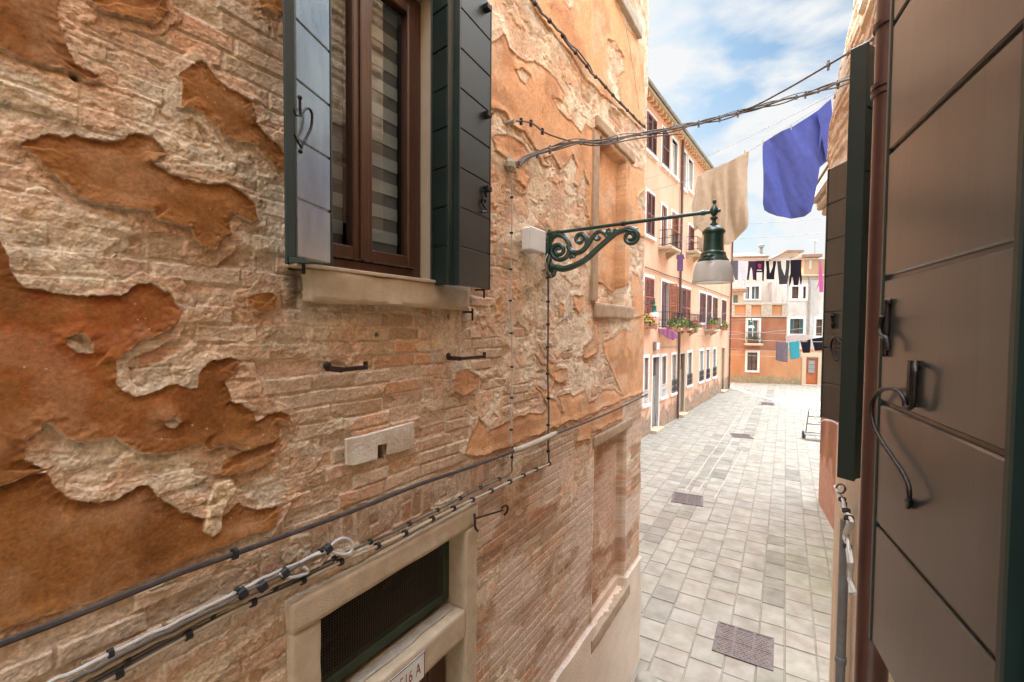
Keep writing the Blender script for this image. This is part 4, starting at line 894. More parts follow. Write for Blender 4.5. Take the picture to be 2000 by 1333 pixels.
# middle shutters of the second window
S2h = (.315, w2[0]-.02); S2e = at_px(1660, x=.15)
o5, fn5, L5 = leaf('shutter', (S2e[0]+.0, S2e[1]), S2h, CAM_H-.53, CAM_H+.965, 7, 'green', rh, th=.05, label='middle shutter leaf seen edge on beside the brown pipe')
S3h = (.315, w2[1]+.02); S3e = at_px(1613, x=.135)
o6, fn6, L6 = leaf('shutter', S3e, S3h, CAM_H-.53, CAM_H+.93, 7, 'brown_green', rh, th=.036, label='farthest shutter leaf of the right house, with a curled hook')
Q3 = on_leaf(S3e, S3h, .03); h = MB()
h.tube([Q3(1626, 612), Q3(1626, 642)], .009, 8); h.ball(Q3(1626, 618), .014); h.ball(Q3(1626, 634), .012)
h.tube(smooth_path([Q3(1641, 672), Q3(1634, 662), Q3(1626, 664), Q3(1623, 680), Q3(1628, 694), Q3(1634, 705)]), .006, 8)
h.build('handle', M['dark_iron'], o6, smooth=True)

# brown downpipe
px_, py_ = .205, 1.68
dp = empty('downpipe', (px_, py_, 0), 'glossy reddish brown downpipe between two dark shutters', 'downpipe')
MB().tube([(px_, py_, .05), (px_, py_, 3), (px_, py_, 6), (px_, py_, 11.5)], .040, 28).build('pipe', M['pipe'], dp, smooth=True)
for py, w in ((172, 1), (186, 1), (55, 1.02)):
    z = onplane(1720, py, (px_, py_, 0), (0, 1, 0)).z; MB().lathe([(.038, -.008), (.046*w, -.006), (.047*w, .006), (.038, .008)], (px_, py_, z), 28).build('collar', M['pipe'], dp, smooth=True)
m = MB(); z = onplane(1720, 68, (px_, py_, 0), (0, 1, 0)).z
m.box(lambda a, b, c: Vector((px_+a, py_+b, z+c)), .03, .14, -.006, .006, -.012, .012); m.build('bracket', M['pipe'], dp)
# grey downpipe lower down
p = onplane(1648, 1100, (.275, 0, 0), (1, 0, 0)); zt = onplane(1648, 1004, (.275, 0, 0), (1, 0, 0)).z
gp_ = empty('downpipe', (.275, p.y, 0), 'dull grey pipe standing on the paving at the foot of the right house', 'downpipe')
MB().tube([(.275, p.y, 0), (.275, p.y, zt)], .026, 20).build('pipe', M['gpipe'], gp_, smooth=True)
MB().lathe([(.026, -.02), (.031, -.018), (.031, .018), (.026, .02)], (.275, p.y, zt-.9), 20).build('collar', M['gpipe'], gp_, smooth=True)
MB().tube([(.275, p.y, zt), (.275, p.y, zt+.11)], .008, 8).build('stub', M['iron'], gp_)
# bundle of white cables on the right wall
def rpt(px, py, x=.27): return onplane(px, py, (x, 0, 0), (1, 0, 0))
t = empty('cable_bundle', rpt(1655, 960), 'tangled bundle of white cables tied against the right house wall', 'cable')
for i in range(6):
    rr = random.Random(i); P = smooth_path([rpt(x-7+rr.uniform(-5, 5), y, .25+.012*rr.random()) for x, y in ((1640, 950), (1650, 975), (1657, 1000), (1668, 1020), (1659, 1045), (1661, 1070), (1668, 1100), (1667, 1130), (1673, 1160))])
    MB().tube(P, .0085, 7).build('sheath', M['cable_w'], t, smooth=True)
for x, y in ((1652, 976), (1660, 998), (1666, 1012), (1662, 1068)): p = rpt(x-7, y, .253); MB().tube([p-Vector((0, .006, .008)), p+Vector((0, .006, .008))], .021, 8).build('tie', M['black'], t)
ring = [rpt(1642+9*math.cos(a), 955+9*math.sin(a), .25) for a in [2*math.pi*k/14 for k in range(15)]]; MB().tube(ring, .006, 7).build('ring', M['iron'], t, smooth=True)

# orange house farther along the right side
A = ground(1644, 1066); B = ground(1598, 980)
dAB = Vector((B.x-A.x, B.y-A.y, 0)); LAB = dAB.length; dAB.normalize()
nAB = Vector((-dAB.y, dAB.x, 0))
def OF(u, n, z): return Vector((A.x, A.y, 0))+dAB*u+nAB*n+Vector((0, 0, z))
oh = empty('corner_house', A, 'orange brown rendered corner house beyond the right shutters', 'house')
ohz = 7.35
m = MB(); m.box(OF, -3.2, LAB, -6, 0, -.05, ohz); m.build('wall', M['orange2'], oh, bevel=.02)
# stepped stone eave
p = atdepth(1597, 400, 11.0)
m = MB()
m.box(OF, -3.2, LAB+.12, -6, .10, ohz-.30, ohz-.15); m.box(OF, -3.2, LAB+.18, -6, .20, ohz-.15, ohz+.05); m.box(OF, -3.2, LAB+.28, -6, .30, ohz+.05, ohz+.32); m.box(OF, -3.2, LAB+.22, -6, .22, ohz+.32, ohz+.50)
m.build('eave', M['stone_grey'], oh, bevel=.05)
m = MB(); m.prism([OF(-3.2, .25, ohz+.5), OF(-3.2, -3, ohz+1.4), OF(-3.2, -6, ohz+.5)], dAB*(LAB+3.4)); m.build('roof', M['roof'], oh)
# little wires under the far shutter
t = empty('cable_bundle', atdepth(1595, 815, 9.5), 'small knot of white cables at the corner of the orange house', 'cable')
for i in range(3):
    rr = random.Random(40+i); MB().tube(smooth_path([atdepth(x+rr.uniform(-2, 2), y+rr.uniform(-2, 2), D) for x, y, D in ((1594, 800, 10.5), (1592, 812, 10.3), (1598, 824, 10), (1610, 822, 9), (1625, 824, 8), (1640, 830, 7))]), .009, 6).build('sheath', M['cable_w'], t, smooth=True)
# wall segment closing the right side between the two houses, in the square
m = MB(); m.box(XYZ, 1.2, 5.5, 7.4, A.y-3.0, 0, 6.0)

# ================================================================== PINK HOUSE across the little square
PA_ = ground(1268, 848); PB_ = ground(1425.5, 757)
dP = Vector((PB_.x-PA_.x, PB_.y-PA_.y, 0)); LP_ = dP.length; dP.normalize(); nP = Vector((dP.y, -dP.x, 0))
def PF(u, n, z): return Vector((PA_.x, PA_.y, 0))+dP*u+nP*n+Vector((0, 0, z))
def PW(px, py, n=0.):
    p = onplane(px, py, PF(0, n, 0), nP); return ((p-Vector((PA_.x, PA_.y, 0))).dot(dP), p.z)
print('pink', PA_, PB_, LP_, proj(PF(0, 0, 0)))
PE = LP_; PZ = (PW(1275, 162, .36)[1]+PW(1380, 309, .36)[1])/2-.26
print('roof', PW(1275, 165), PW(1380, 310))
pink = empty('terraced_house', PF(0, 0, 0), 'long salmon pink house with rows of shuttered windows across the square', 'house')
def holed_wall(name, fn, u0, u1, z0, z1, holes, m, parent, dep=.16):
    U = sorted({u0, u1, *[h[0] for h in holes], *[h[1] for h in holes]}); Z = sorted({z0, z1, *[h[2] for h in holes], *[h[3] for h in holes]})
    b = MB()
    for i in range(len(U)-1):
        for j in range(len(Z)-1):
            cu, cz = (U[i]+U[i+1])/2, (Z[j]+Z[j+1])/2
            if any(h[0] < cu < h[1] and h[2] < cz < h[3] for h in holes): continue
            b.add([fn(U[i], 0, Z[j]), fn(U[i+1], 0, Z[j]), fn(U[i+1], 0, Z[j+1]), fn(U[i], 0, Z[j+1])], [(0, 1, 2, 3)])
    for h in holes:
        a, c, d, e = h
        for p in (((a, d), (a, e)), ((c, d), (c, e)), ((a, d), (c, d)), ((a, e), (c, e))):
            (x0, y0), (x1, y1) = p; b.add([fn(x0, 0, y0), fn(x1, 0, y1), fn(x1, -dep, y1), fn(x0, -dep, y0)], [(0, 1, 2, 3)])
    return b.build(name, M[m], parent, recalc=False)
WINS = []   # (style, uL, uR, z0, z1)
def addw(style, xl, xr, yt, yb, **k):
    ul, zt = PW(xl, yt); zb = PW(xl, yb)[1]; ur = PW(xr, yt)[0]
    WINS.append(dict(style=style, u0=ul, u1=ur, z0=zb, z1=zt, **k)); return WINS[-1]
# third floor
addw('shut2', 1262.5, 1281, 218, 292); addw('shut1', 1293, 1306, 250, 322); addw('open', 1312, 1323, 269, 340); addw('open', 1332, 1340, 292, 366); addw('open', 1344.5, 1353, 309, 370)
# second floor
addw('shut2', 1262, 1277, 374, 458); addw('half', 1292, 1302, 401, 484, bal=1); addw('orange', 1312, 1324, 414, 484); addw('red1', 1344, 1354, 440, 492, bal=1)
# first floor
addw('red1', 1258, 1275.5, 541, 617, bar=1); addw('halfopen', 1292, 1306, 550, 640, bal=2); addw('shut2', 1309.5, 1323, 557, 626); addw('shut2', 1328.5, 1347, 562, 640, bal=2)
addw('shut1', 1366, 1376.5, 572, 630); addw('shut1', 1380, 1388, 576, 643, bal=2); addw('shut1', 1391.5, 1400, 581, 628); addw('shut1', 1409, 1417, 586, 633)
# ground floor
addw('dark', 1257.5, 1265.5, 700, 790, gr='w'); addw('dark', 1292, 1300.5, 697, 775, gr='w'); addw('blind', 1311.5, 1320, 694, 768, gr='b'); addw('blind', 1341.5, 1350.5, 690, 753, gr='b')
addw('blind', 1365.5, 1373, 686.5, 745, gr='b'); addw('blind', 1379, 1385, 684, 741, gr='b'); addw('blind', 1392, 1398, 683, 736, gr='b')
DOORS = []
for xl, xr, yt, yb in ((1274.5, 1287, 699, 833), (1328.5, 1337, 692, 808), (1409.5, 1415, 681, 765)):
    ul, zt = PW(xl, yt); ur = PW(xr, yt)[0]; DOORS.append((ul, ur, .02, zt))
# rows share one sill and head height
def rowfix(idx, z0=None, z1=None):
    for i in idx: 
        if z0 is not None: WINS[i]['z0'] = z0
        if z1 is not None: WINS[i]['z1'] = z1
for w in WINS: print(w['style'], round(w['u0'], 2), round(w['u1'], 2), round(w['z0'], 2), round(w['z1'], 2))
holes = [(w['u0'], w['u1'], w['z0'], w['z1']) for w in WINS]+[(a, b, -.05, d) for a, b, c, d in DOORS]
holed_wall('wall', PF, -11, PE, -.05, PZ, holes, 'pink', pink)
EX = min(w['u0'] for w in WINS)
m = MB(); m.box(PF, -11, PE, -8.2, -8, 0, PZ); m.box(PF, PE-.2, PE-.002, -8, -.2, 0, PZ); m.box(PF, -11, -10.8, -8, -.2, 0, PZ); m.box(PF, -11, PE-.2, -1.2, -1.1, 0, PZ-.1); m.build('side_wall', M['pink'], pink)
# unseen taller storey added behind the near corner to block the sun
m = MB(); m.box(PF, -14, -3.2, -8, -.01, PZ-.2, 15); m.build('sun_block_storey', M['pink'], pink)
m = MB(); m.box(PF, -3.2, PE+.25, -.3, .30, PZ+.10, PZ+.15); m.build('cornice', M['cream'], pink, bevel=.02)
m = MB(); m.tube([PF(-3.2, .36, PZ+.20), PF(PE+.25, .36, PZ+.20)], .06, 10); m.build('gutter', M['gutter'], pink, smooth=True)
m = MB(); m.prism([PF(-3.2, .36, PZ+.20), PF(-3.2, -4, PZ+1.5), PF(-3.2, -8.3, PZ+.20)], dP*(PE+3.5)); m.build('roof', M['roof'], pink)
M['dentil'] = mat('eave_brick', (.74, .44, .26), (.62, .34, .18), 6, .9, .1)
u = -3.
while u < PE: MB().box(PF, u, u+.16, -.05, .20, PZ-.06, PZ+.098).build('eave_corbel', M['dentil'], pink, bevel=.01); u += .42
def louvre(name, u0, u1, z0, z1, n, m, parent, fn=PF, ang=0, hinge=0, lab=None):
    """slatted leaf; ang degrees open about its hinge edge (0: left, 1: right)"""
    w = u1-u0; ca, sa = math.cos(R(ang)), math.sin(R(ang)); b = MB()
    def f(a, d, c):
        x = a if hinge == 0 else w-a; X = x*ca+d*sa*(-1); Nn = x*sa+d*ca
        return fn(u0+X if hinge == 0 else u1-X, n+Nn, c)
    st = min(.06, w*.16); t = .02
    b.box(f, 0, st, -t, t, z0, z1); b.box(f, w-st, w, -t, t, z0, z1); b.box(f, st, w-st, -t, t, z0, z0+.07); b.box(f, st, w-st, -t, t, z1-.07, z1); b.box(f, st, w-st, -t, t, (z0+z1)/2-.03, (z0+z1)/2+.03)
    k = int((z1-z0)/.062)
    for i in range(1, k):
        z = z0+.05+(z1-z0-.1)*i/k; b.hexa([f(st, .018, z-.022), f(w-st, .018, z-.022), f(w-st, -.014, z+.004), f(st, -.014, z+.004), f(st, .018, z-.012), f(w-st, .018, z-.012), f(w-st, -.014, z+.014), f(st, -.014, z+.014)])
    o = b.build(name, M[m], parent)
    if lab: o['label'] = lab
    return o
def scroll_grille(fn, u0, u1, z0, z1, n, m, parent):
    b = MB(); r = .014
    for z in (z0, z1): b.tube([fn(u0, n, z), fn(u1, n, z)], r, 5)
    k = max(2, int((u1-u0)/.16)); 
    for i in range(k+1): u = u0+(u1-u0)*i/k; b.tube([fn(u, n, z0), fn(u, n, z1)], r, 5)
    rows = max(1, int((z1-z0)/.2))
    for i in range(k):
        for j in range(rows):
            cu, cz = u0+(u1-u0)*(i+.5)/k, z0+(z1-z0)*(j+.5)/rows; q = min((u1-u0)/k, (z1-z0)/rows)*.36
            b.tube([fn(cu+q*math.cos(a), n, cz+q*math.sin(a)) for a in [math.pi*2*t/8 for t in range(9)]], r*.8, 4)
    return b.build('grille', m, parent)
M['iron_w'] = mat('white_ironwork', (.75, .72, .68), None, 6, .6, 0); M['iron_b'] = mat('black_ironwork', (.03, .028, .03), None, 6, .6, 0)
for w in WINS:
    u0, u1, z0, z1, st = w['u0'], w['u1'], w['z0'], w['z1'], w['style']; g = .13; ml = 'pane_light' if st in ('blind', 'open') else 'pane_dark'
    win = MB().box(PF, u0, u1, -.17, -.15, z0, z1).build('window', M[ml], pink)
    f = MB(); s = .055
    for r in ((u0+.001, u0+s, z0, z1), (u1-s, u1-.001, z0, z1), (u0+s, u1-s, z0, z0+s), (u0+s, u1-s, z1-s, z1), ((u0+u1)/2-.02, (u0+u1)/2+.02, z0+s, z1-s)): f.box(PF, r[0], r[1], -.15, -.11, r[2], r[3])
    f.build('sash', M['white'], win)
    f = MB(); e = .012
    for r in ((u0-g, u0, z0-.01, z1), (u1, u1+g, z0-.01, z1), (u0-g, u1+g, z1, z1+g)): f.box(PF, r[0], r[1], -.12, .03, r[2], r[3])
    f.box(PF, u0-g-.05, u1+g+.05, -.12, .09, z0-.13, z0-.011); f.build('frame', M['white'], win)
    if st == 'shut2':
        mc = (u0+u1)/2; louvre('shutter', u0+.01, mc-.006, z0, z1, .05, 'brownsh', win); louvre('shutter', mc+.006, u1-.01, z0, z1, .05, 'brownsh' if u0 < 3 else 'redsh', win)
    elif st == 'shut1': louvre('shutter', u0+.01, u1-.01, z0, z1, .05, 'brownsh', win)
    elif st == 'red1': louvre('shutter', u0+.01, u1-.01, z0, z1, .05, 'redsh', win)
    elif st == 'orange': louvre('shutter', u0+.01, u1-.01, z0, z1, .04, 'orangesh', win)
    elif st == 'half': louvre('shutter', u0+.01, (u0+u1)/2, z0, z1, .05, 'redsh', win)
    elif st == 'halfopen':
        louvre('shutter', u0+.01, (u0+u1)/2-.03, z0, z1, .05, 'brownsh', win); louvre('shutter', u1+.0, u1+(u1-u0)*.45, z0, z1, .06, 'orangesh', win, ang=25)
    if w.get('gr'):
        hgt = (z1-z0)*(.34 if w['gr'] == 'b' else .30)
        scroll_grille(PF, u0-.02, u1+.02, z0+.02, z0+hgt, .06, M['iron_w'] if w['gr'] == 'w' else M['iron_b'], win)
    if w.get('bal'):
        a, b_ = u0-.35, u1+.35; zb = z0-.02
        bl = MB().box(PF, a, b_, 0, .55, zb-.12, zb).build('balcony', M['stone'], pink, bevel=.02)
        for uu in (a+.12, b_-.24): MB().prism([PF(uu, 0, zb-.12), PF(uu, .45, zb-.12), PF(uu, 0, zb-.42)], dP*.12).build('corbel', M['stone'], bl)
        r = MB(); hh_ = .66; rad = .013
        for zz in (zb+.06, zb+hh_*.5, zb+hh_): r.tube([PF(a+.03, .02, zz), PF(a+.03, .52, zz), PF(b_-.03, .52, zz), PF(b_-.03, .02, zz)], rad, 5)
        k = int((b_-a)/.16)
        for i in range(k+1): uu = a+.03+(b_-a-.06)*i/k; r.tube([PF(uu, .52, zb), PF(uu, .52, zb+hh_)], rad*.8, 5)
        for nn_ in (.18, .35):
            for uu in (a+.03, b_-.03): r.tube([PF(uu, nn_, zb), PF(uu, nn_, zb+hh_)], rad*.8, 5)
        r.build('railing', M['iron_b'], bl)
for i, (a, b_, c, d) in enumerate(DOORS):
    dr = MB().box(PF, a, b_, -.16, -.12, .16, d*.74).build('door', M['pane_light2'] if 'pane_light2' in M else M['gutter'], pink, bevel=.01)
    MB().box(PF, a+.1, b_-.1, -.119, -.105, .35, 1.1).build('panel', M['gutter'], dr, bevel=.01); MB().box(PF, a, b_, -.15, -.13, d*.74+.01, d-.002).build('fanlight', M['pane_dark'], dr)
    f = MB(); g = .12
    for r in ((a-g, a, 0.02, d), (b_, b_+g, 0.02, d), (a-g, b_+g, d, d+g)): f.box(PF, r[0], r[1], -.15, .025, r[2], r[3])
    f.build('frame', M['white'] if i == 0 else M['stone'], dr)
    MB().box(PF, a-.12, b_+.12, -.15, .26, 0, .12).build('step', M['stone'], dr, bevel=.01)
for px, py0, py1, mm in ((1326, 262, 812, 'dpipe'), (1425.3, 430, 757, 'dpipe')):
    u = PW(px, 700, .1)[0]; zt = PW(px, py0, .1)[1]
    MB().tube([PF(u, .1, .03), PF(u, .1, min(zt, PZ+.1))], .058, 10).build('downpipe', M[mm], pink, smooth=True)
# cable strung along the facade under the second floor
tcab = empty('facade_cable', PF(0, .05, 5), 'sagging grey cable clipped along the pink front above the first floor', 'cable')
MB().tube(smooth_path([PF(PW(x, y)[0], .05, PW(x, y)[1]) for x, y in ((1258, 522), (1283, 531), (1300, 538), (1325, 545), (1350, 555), (1380, 565), (1424, 581))]), .022, 6).build('sheath', M['cable_g'], tcab)
t = empty('electric_box', PF(*[PW(1276, 680)[0], 0], PW(1276, 685)[1]), 'small grey electric box on the pink front above the white door', 'electric box')
u, z = PW(1275, 685); MB().box(PF, u, u+.42, .02, .14, z, z+.35).build('body', M['gutter'], t, bevel=.01); MB().box(PF, u+.03, u+.39, .141, .15, z+.03, z+.32).build('lid', M['white'], t)
MB().tube([PF(u+.4, .05, z+.1), PF(PW(1324, 677)[0], .05, PW(1324, 677)[1])], .015, 5).build('conduit', M['gutter'], t)

# plants
def leaves(P, rad, n, seed, size=.055):
    rr = random.Random(seed); b = MB()
    for _ in range(n):
        c = Vector(P)+Vector([rr.gauss(0, .5)*r for r in rad]); a = Vector([rr.uniform(-1, 1) for _ in range(3)]).normalized(); e = a.orthogonal().normalized()*size*rr.uniform(.5, 1.1); f = a.cross(e).normalized()*size*rr.uniform(.3, .6)
        b.add([c-e, c+f, c+e, c-f], [(0, 1, 2, 3)])
    return b
PT = []
for i, (x, y, wd, lab, fl) in enumerate((
    (1262, 624, .8, 'yellow and red flowering plant box beside the small green lamp', 1), (1316, 632, .7, 'bushy green plant box on the long balcony near the pipe', 0), (1334, 632, .45, 'pale leafy plant box just right of the brown pipe', 3),
    (1352, 636, .5, 'dull brown plant box at the end of the middle balcony', 2), (1392, 630, .75, 'tall green plant box on the farther balcony', 0), (1412.5, 635, .5, 'small bright plant pot under the last window', 3))):
    u, z = PW(x, y, .45 if i not in (0, 5) else .1); n = .45 if i not in (0, 5) else .16
    P = PF(u, n, z-.1); t = empty('flower_box', PF(u, n, z-.35), lab, 'flower box', 'flower boxes along the first floor of the pink house')
    MB().box(PF, u-wd, u+wd, n-.12, n+.12, z-.36, z-.14).build('box', M['terra'], t, bevel=.015)
    leaves(P+Vector((0, 0, .12)), (.17, wd*.8, .19), 220, i, .065).build('foliage', M['leaf2'] if fl in (1, 3) else M['leaf'], t, recalc=False)
    leaves(P+Vector((.05, 0, -.02)), (.2, wd*.8, .2), 120, i+50, .07).build('foliage', M['leaf'] if fl in (1, 3) else M['leaf2'], t, recalc=False)
    if fl in (1, 2): leaves(P+Vector((.08, 0, .2)), (.15, wd*.7, .25), 60, i+90, .06).build('blossom', M['flower_red'], t, recalc=False)
    if fl == 1: leaves(P+Vector((.1, 0, .1)), (.15, wd*.7, .2), 60, i+95, .06).build('blossom', M['flower_yel'], t, recalc=False)

# small lamps like the near one
def small_lamp(p_wall, p_tip, drop, sc, lab):
    a, b_ = Vector(p_wall), Vector(p_tip); t = empty('street_lamp', a, lab, 'street lamp')
    MB().tube([a, b_+(b_-a).normalized()*.12*sc], .022*sc, 8).build('arm', M['lamp_far'], t, smooth=True)
    pr = [(.01, .35), (.05, .30), (.03, .22), (.07, .12), (.03, .02), (.06, -.05), (.03, -.1), (.12, -.16), (.16, -.22), (.14, -.26), (.15, -.5), (.17, -.56), (.24, -.64)]
    MB().lathe([(r*sc, h*sc) for r, h in pr], b_, 16).build('lantern', M['lamp_far'], t, smooth=True)
    MB().lathe([(.23*sc, -.64*sc), (.29*sc, -.74*sc), (.31*sc, -.92*sc), (.29*sc, -.92*sc), (.2*sc, -.7*sc)], b_, 16).build('lamp_shade', M['white'], t, smooth=True)
    s = MB(); d = (b_-a); s.tube(smooth_path([a+Vector((0, 0, -.5*sc)), a+d*.2+Vector((0, 0, -.42*sc)), a+d*.45+Vector((0, 0, -.12*sc)), a+d*.6+Vector((0, 0, -.04*sc))]), .022*sc, 6); s.build('scrollwork', M['lamp_far'], t)
M['lamp_far'] = mat('lamp_green_far', (.02, .13, .09), (.014, .08, .055), 12, .5, 0)
u, z = PW(1262, 594); tip = onplane(1278, 592, PF(0, 1.0, 0), nP); a = PF((tip-PF(0, 0, 0)).dot(dP), 0, tip.z)
small_lamp(a, tip, 0, .5, 'small green wall lamp on the pink front at the left, just past the near corner')

# ================================================================== FAR END OF THE SQUARE
FA = ground(1428, 747); FB = ground(1600, 753)
dF = Vector((FB.x-FA.x, FB.y-FA.y, 0)); LF_ = dF.length; dF.normalize(); nF = Vector((dF.y, -dF.x, 0))
def FFn(u, n, z): return Vector((FA.x, FA.y, 0))+dF*u+nF*n+Vector((0, 0, z))
def FW(px, py, n=0.):
    p = onplane(px, py, FFn(0, n, 0), nF); return ((p-Vector((FA.x, FA.y, 0))).dot(dF), p.z)
print('far', FA, FB, LF_)
fu = lambda x, n=0.: FW(x, 680, n)[0]
fz = lambda y, x=1500, n=0.: FW(x, y, n)[1]
xL, xM, xR = fu(1428)-1.1, fu(1535), fu(1606)+6
zT = fz(592); zO = fz(686)
fw = []   # windows: (kind, u0,u1,z0,z1, zone)
def farw(x0, x1, y0, y1, n=0.): a = FW(x0, y1, n); b = FW(x1, y0, n); return (a[0], b[0], a[1], b[1])
wbal = farw(1459.6, 1481.8, 626, 671); wlow = farw(1459, 1479.4, 689, 723.4); dor = farw(1573, 1597.7, 698, 752); dor = (dor[0], dor[1], .05, dor[3])
rw1 = farw(1542, 1569, 623, 653); rw2 = farw(1593, 1606, 624, 656); rw3 = farw(1546, 1559.7, 560, 583.5); rw4 = farw(1568, 1574, 560, 583.5)
b1 = empty('orange_house', FFn(0, 0, 0), 'low orange and rust red house with a roof terrace at the far end', 'house')
holed_wall('wall', FFn, xL, xM, -.05, zO, [(wlow[0], wlow[1], wlow[2], wlow[3])], 'far_low', b1)
holed_wall('upper_wall', FFn, xL, xM, zO, zT-1.15, [(wbal[0], wbal[1], max(zO+.01, wbal[2]), wbal[3])], 'far_red', b1)
zp0, zp1 = fz(617), fz(592)
m = MB(); m.box(FFn, xL, xM, -.25, .06, zp0-.12, zp0); m.box(FFn, xL, xM, -.25, .06, zp1-.16, zp1)
for x in (1428, 1460, 1490, 1500, 1531): u = fu(x); m.box(FFn, u-.2, u+.2, -.25, .05, zp0, zp1-.16)
tp = m.build('parapet', M['stone_grey'], b1, bevel=.02)
MB().box(FFn, xL, xM, -.2, -.06, zp0, zp1-.16).build('infill', M['far_low'], tp)
m = MB(); m.box(FFn, xL, xM, -5, -.2, zp0-.5, zp0-.1); m.box(FFn, xL, xM, -5.2, -5, -.05, zp0-.5); m.box(FFn, xL, xL+.2, -5, -.2, -.05, zp0-.5); m.build('terrace', M['stone_grey'], b1)
def far_window(t, w, ml, shut=None, frame='white', g=.16, bars=True, label=None):
    u0, u1, z0, z1 = w; win = MB().box(FFn, u0, u1, -.15, -.13, z0, z1).build('window', M[ml], t)
    if label: win['label'] = label
    f = MB()
    for r in ((u0-g, u0, z0, z1), (u1, u1+g, z0, z1), (u0-g, u1+g, z1, z1+g), (u0-g, u1+g, z0-g, z0)): f.box(FFn, r[0], r[1], -.13, .05, r[2], r[3])
    f.build('frame', M[frame], win)
    f = MB(); s = .06
    for r in ((u0+.001, u0+s, z0+.001, z1-.001), (u1-s, u1-.001, z0+.001, z1-.001), ((u0+u1)/2-.03, (u0+u1)/2+.03, z0+.001, z1-.001), (u0+s, (u0+u1)/2-.03, (z0+z1)/2-.02, (z0+z1)/2+.02), ((u0+u1)/2+.03, u1-s, (z0+z1)/2-.02, (z0+z1)/2+.02)): f.box(FFn, r[0], r[1], -.129, -.10, r[2], r[3])
    f.build('sash', M['plank'] if ml == 'pane_brown' else M['white'], win)
    if shut:
        wd = (u1-u0)*.3; louvre('shutter', u0+.02, u0+wd, z0, z1, .02, shut, win, fn=FFn); louvre('shutter', u1-wd, u1-.02, z0, z1, .02, shut, win, fn=FFn)
    return win
M['pane_brown'] = mat('far_glass_brown', (.16, .10, .07), (.08, .05, .04), 3, .25, 0)
M['pane_teal'] = mat('far_glass_teal', (.10, .14, .13), (.06, .09, .09), 2, .2, 0)
far_window(b1, wbal, 'pane_teal'); far_window(b1, wlow, 'pane_brown')
a, c = farw(1452, 1486, 652, 673)[:2]; zb = fz(671)
bl = MB().box(FFn, a, c, 0, .7, zb-.16, zb).build('balcony', M['stone'], b1, bevel=.02); r = MB()
for zz in (zb+.08, zb+.86): r.tube([FFn(a+.03, .02, zz), FFn(a+.03, .66, zz), FFn(c-.03, .66, zz), FFn(c-.03, .02, zz)], .02, 5)
for i in range(13): uu = a+.03+(c-a-.06)*i/12; r.tube([FFn(uu, .66, zb), FFn(uu, .66, zb+.86)], .014, 5)
r.build('railing', M['iron_b'], bl)
t = empty('flower_box', FFn((a+c)/2, .5, zb), 'green planter standing on the balcony of the far rust red wall', 'flower box'); MB().box(FFn, a+.3, c-.3, .35, .55, zb+.003, zb+.25).build('box', M['terra'], t); leaves(FFn((a+c)/2, .45, zb+.35), (.5, .15, .2), 200, 9, .08).build('foliage', M['leaf'], t, recalc=False)
# white house to the right
b2 = empty('white_house', FFn(xM, 0, 0), 'tall pale peeling house with teal shutters at the far right end', 'house')
zW = fz(540, 1580)
holed_wall('wall', FFn, xM, xR, zO+.2, zW, [rw1, rw2, rw3, rw4], 'far_white', b2)
holed_wall('lower_wall', FFn, xM, xR, -.05, zO+.2, [dor], 'far_low', b2)
far_window(b2, rw1, 'pane_brown', 'tealsh'); far_window(b2, rw2, 'pane_brown'); far_window(b2, rw3, 'pane_brown'); far_window(b2, rw4, 'pane_brown')
m = MB(); m.box(FFn, xM, xR, -6, -5.8, 0, zW); m.box(FFn, xR-.2, xR, -6, -.2, 0, zW); m.box(FFn, xM+.001, xM+.2, -6, -.2, 0, zW); m.box(FFn, xM, xR, -6, -.2, zW-.2, zW-.01); m.build('side_wall', M['far_white'], b2)
m = MB(); m.box(FFn, xM-.1, xR, -.3, .16, zW+.002, zW+.12); m.box(FFn, xM-.05, xR, -.3, .08, fz(545)-.05, fz(545)); m.build('cornice', M['stone'], b2, bevel=.02)
# brick dormer block with a tiled cap
d0, d1 = fu(1566), fu(1594)
m = MB(); m.box(FFn, d0, d1, -3, -.05, zW+.12, fz(503, 1580)); dm = m.build('dormer', M['side'], b2, bevel=.02)
m = MB(); m.box(FFn, d0-.2, d1+.2, -3.2, .15, fz(503, 1580), fz(497, 1580)); m.build('roof', M['roof'], dm, bevel=.02)
m = MB(); m.box(FFn, d0+.35, d1-.45, -.048, -.02, fz(528), fz(510)); m.build('panel', M['far_white'], dm)
m = MB(); m.box(FFn, d1, xR, -4, -.3, zW+.12, fz(505, 1600)); m.build('attic', M['side'], b2)
m = MB(); u = fu(1577); m.tube([FFn(u, .1, zO+.4), FFn(u, .1, zW)], .07, 8); m.build('downpipe', M['gutter'], b2)
# door in the orange foot of the white house
dr = MB().box(FFn, dor[0], dor[1], -.15, -.09, .05, dor[3]).build('door', M['orangesh2'] if 'orangesh2' in M else M['orangesh'], b2, bevel=.01)
ga, gb_ = dor[0]+.18, dor[1]-.18; gz0, gz1 = dor[3]*.43, dor[3]-.25
MB().box(FFn, ga, gb_, -.089, -.075, gz0, gz1).build('pane', M['white'], dr)
r = MB()
for i in range(8): uu = ga+(gb_-ga)*i/7; r.box(FFn, uu-.007, uu+.007, -.074, -.05, gz0, gz1)
for i in range(4): zz = gz0+(gz1-gz0)*i/3; r.box(FFn, ga, gb_, -.049, -.035, zz-.007, zz+.007)
r.build('grille', M['iron_b'], dr)
f = MB()
for r_ in ((dor[0]-.28, dor[0], 0.02, dor[3]), (dor[1], dor[1]+.28, .02, dor[3]), (dor[0]-.4, dor[1]+.4, dor[3], dor[3]+.35)): f.box(FFn, r_[0], r_[1], -.1, .06, r_[2], r_[3])
f.build('frame', M['stone'], dr, bevel=.01); MB().box(FFn, dor[0]-.3, dor[1]+.3, -.1, .4, 0, .05).build('step', M['stone'], dr)
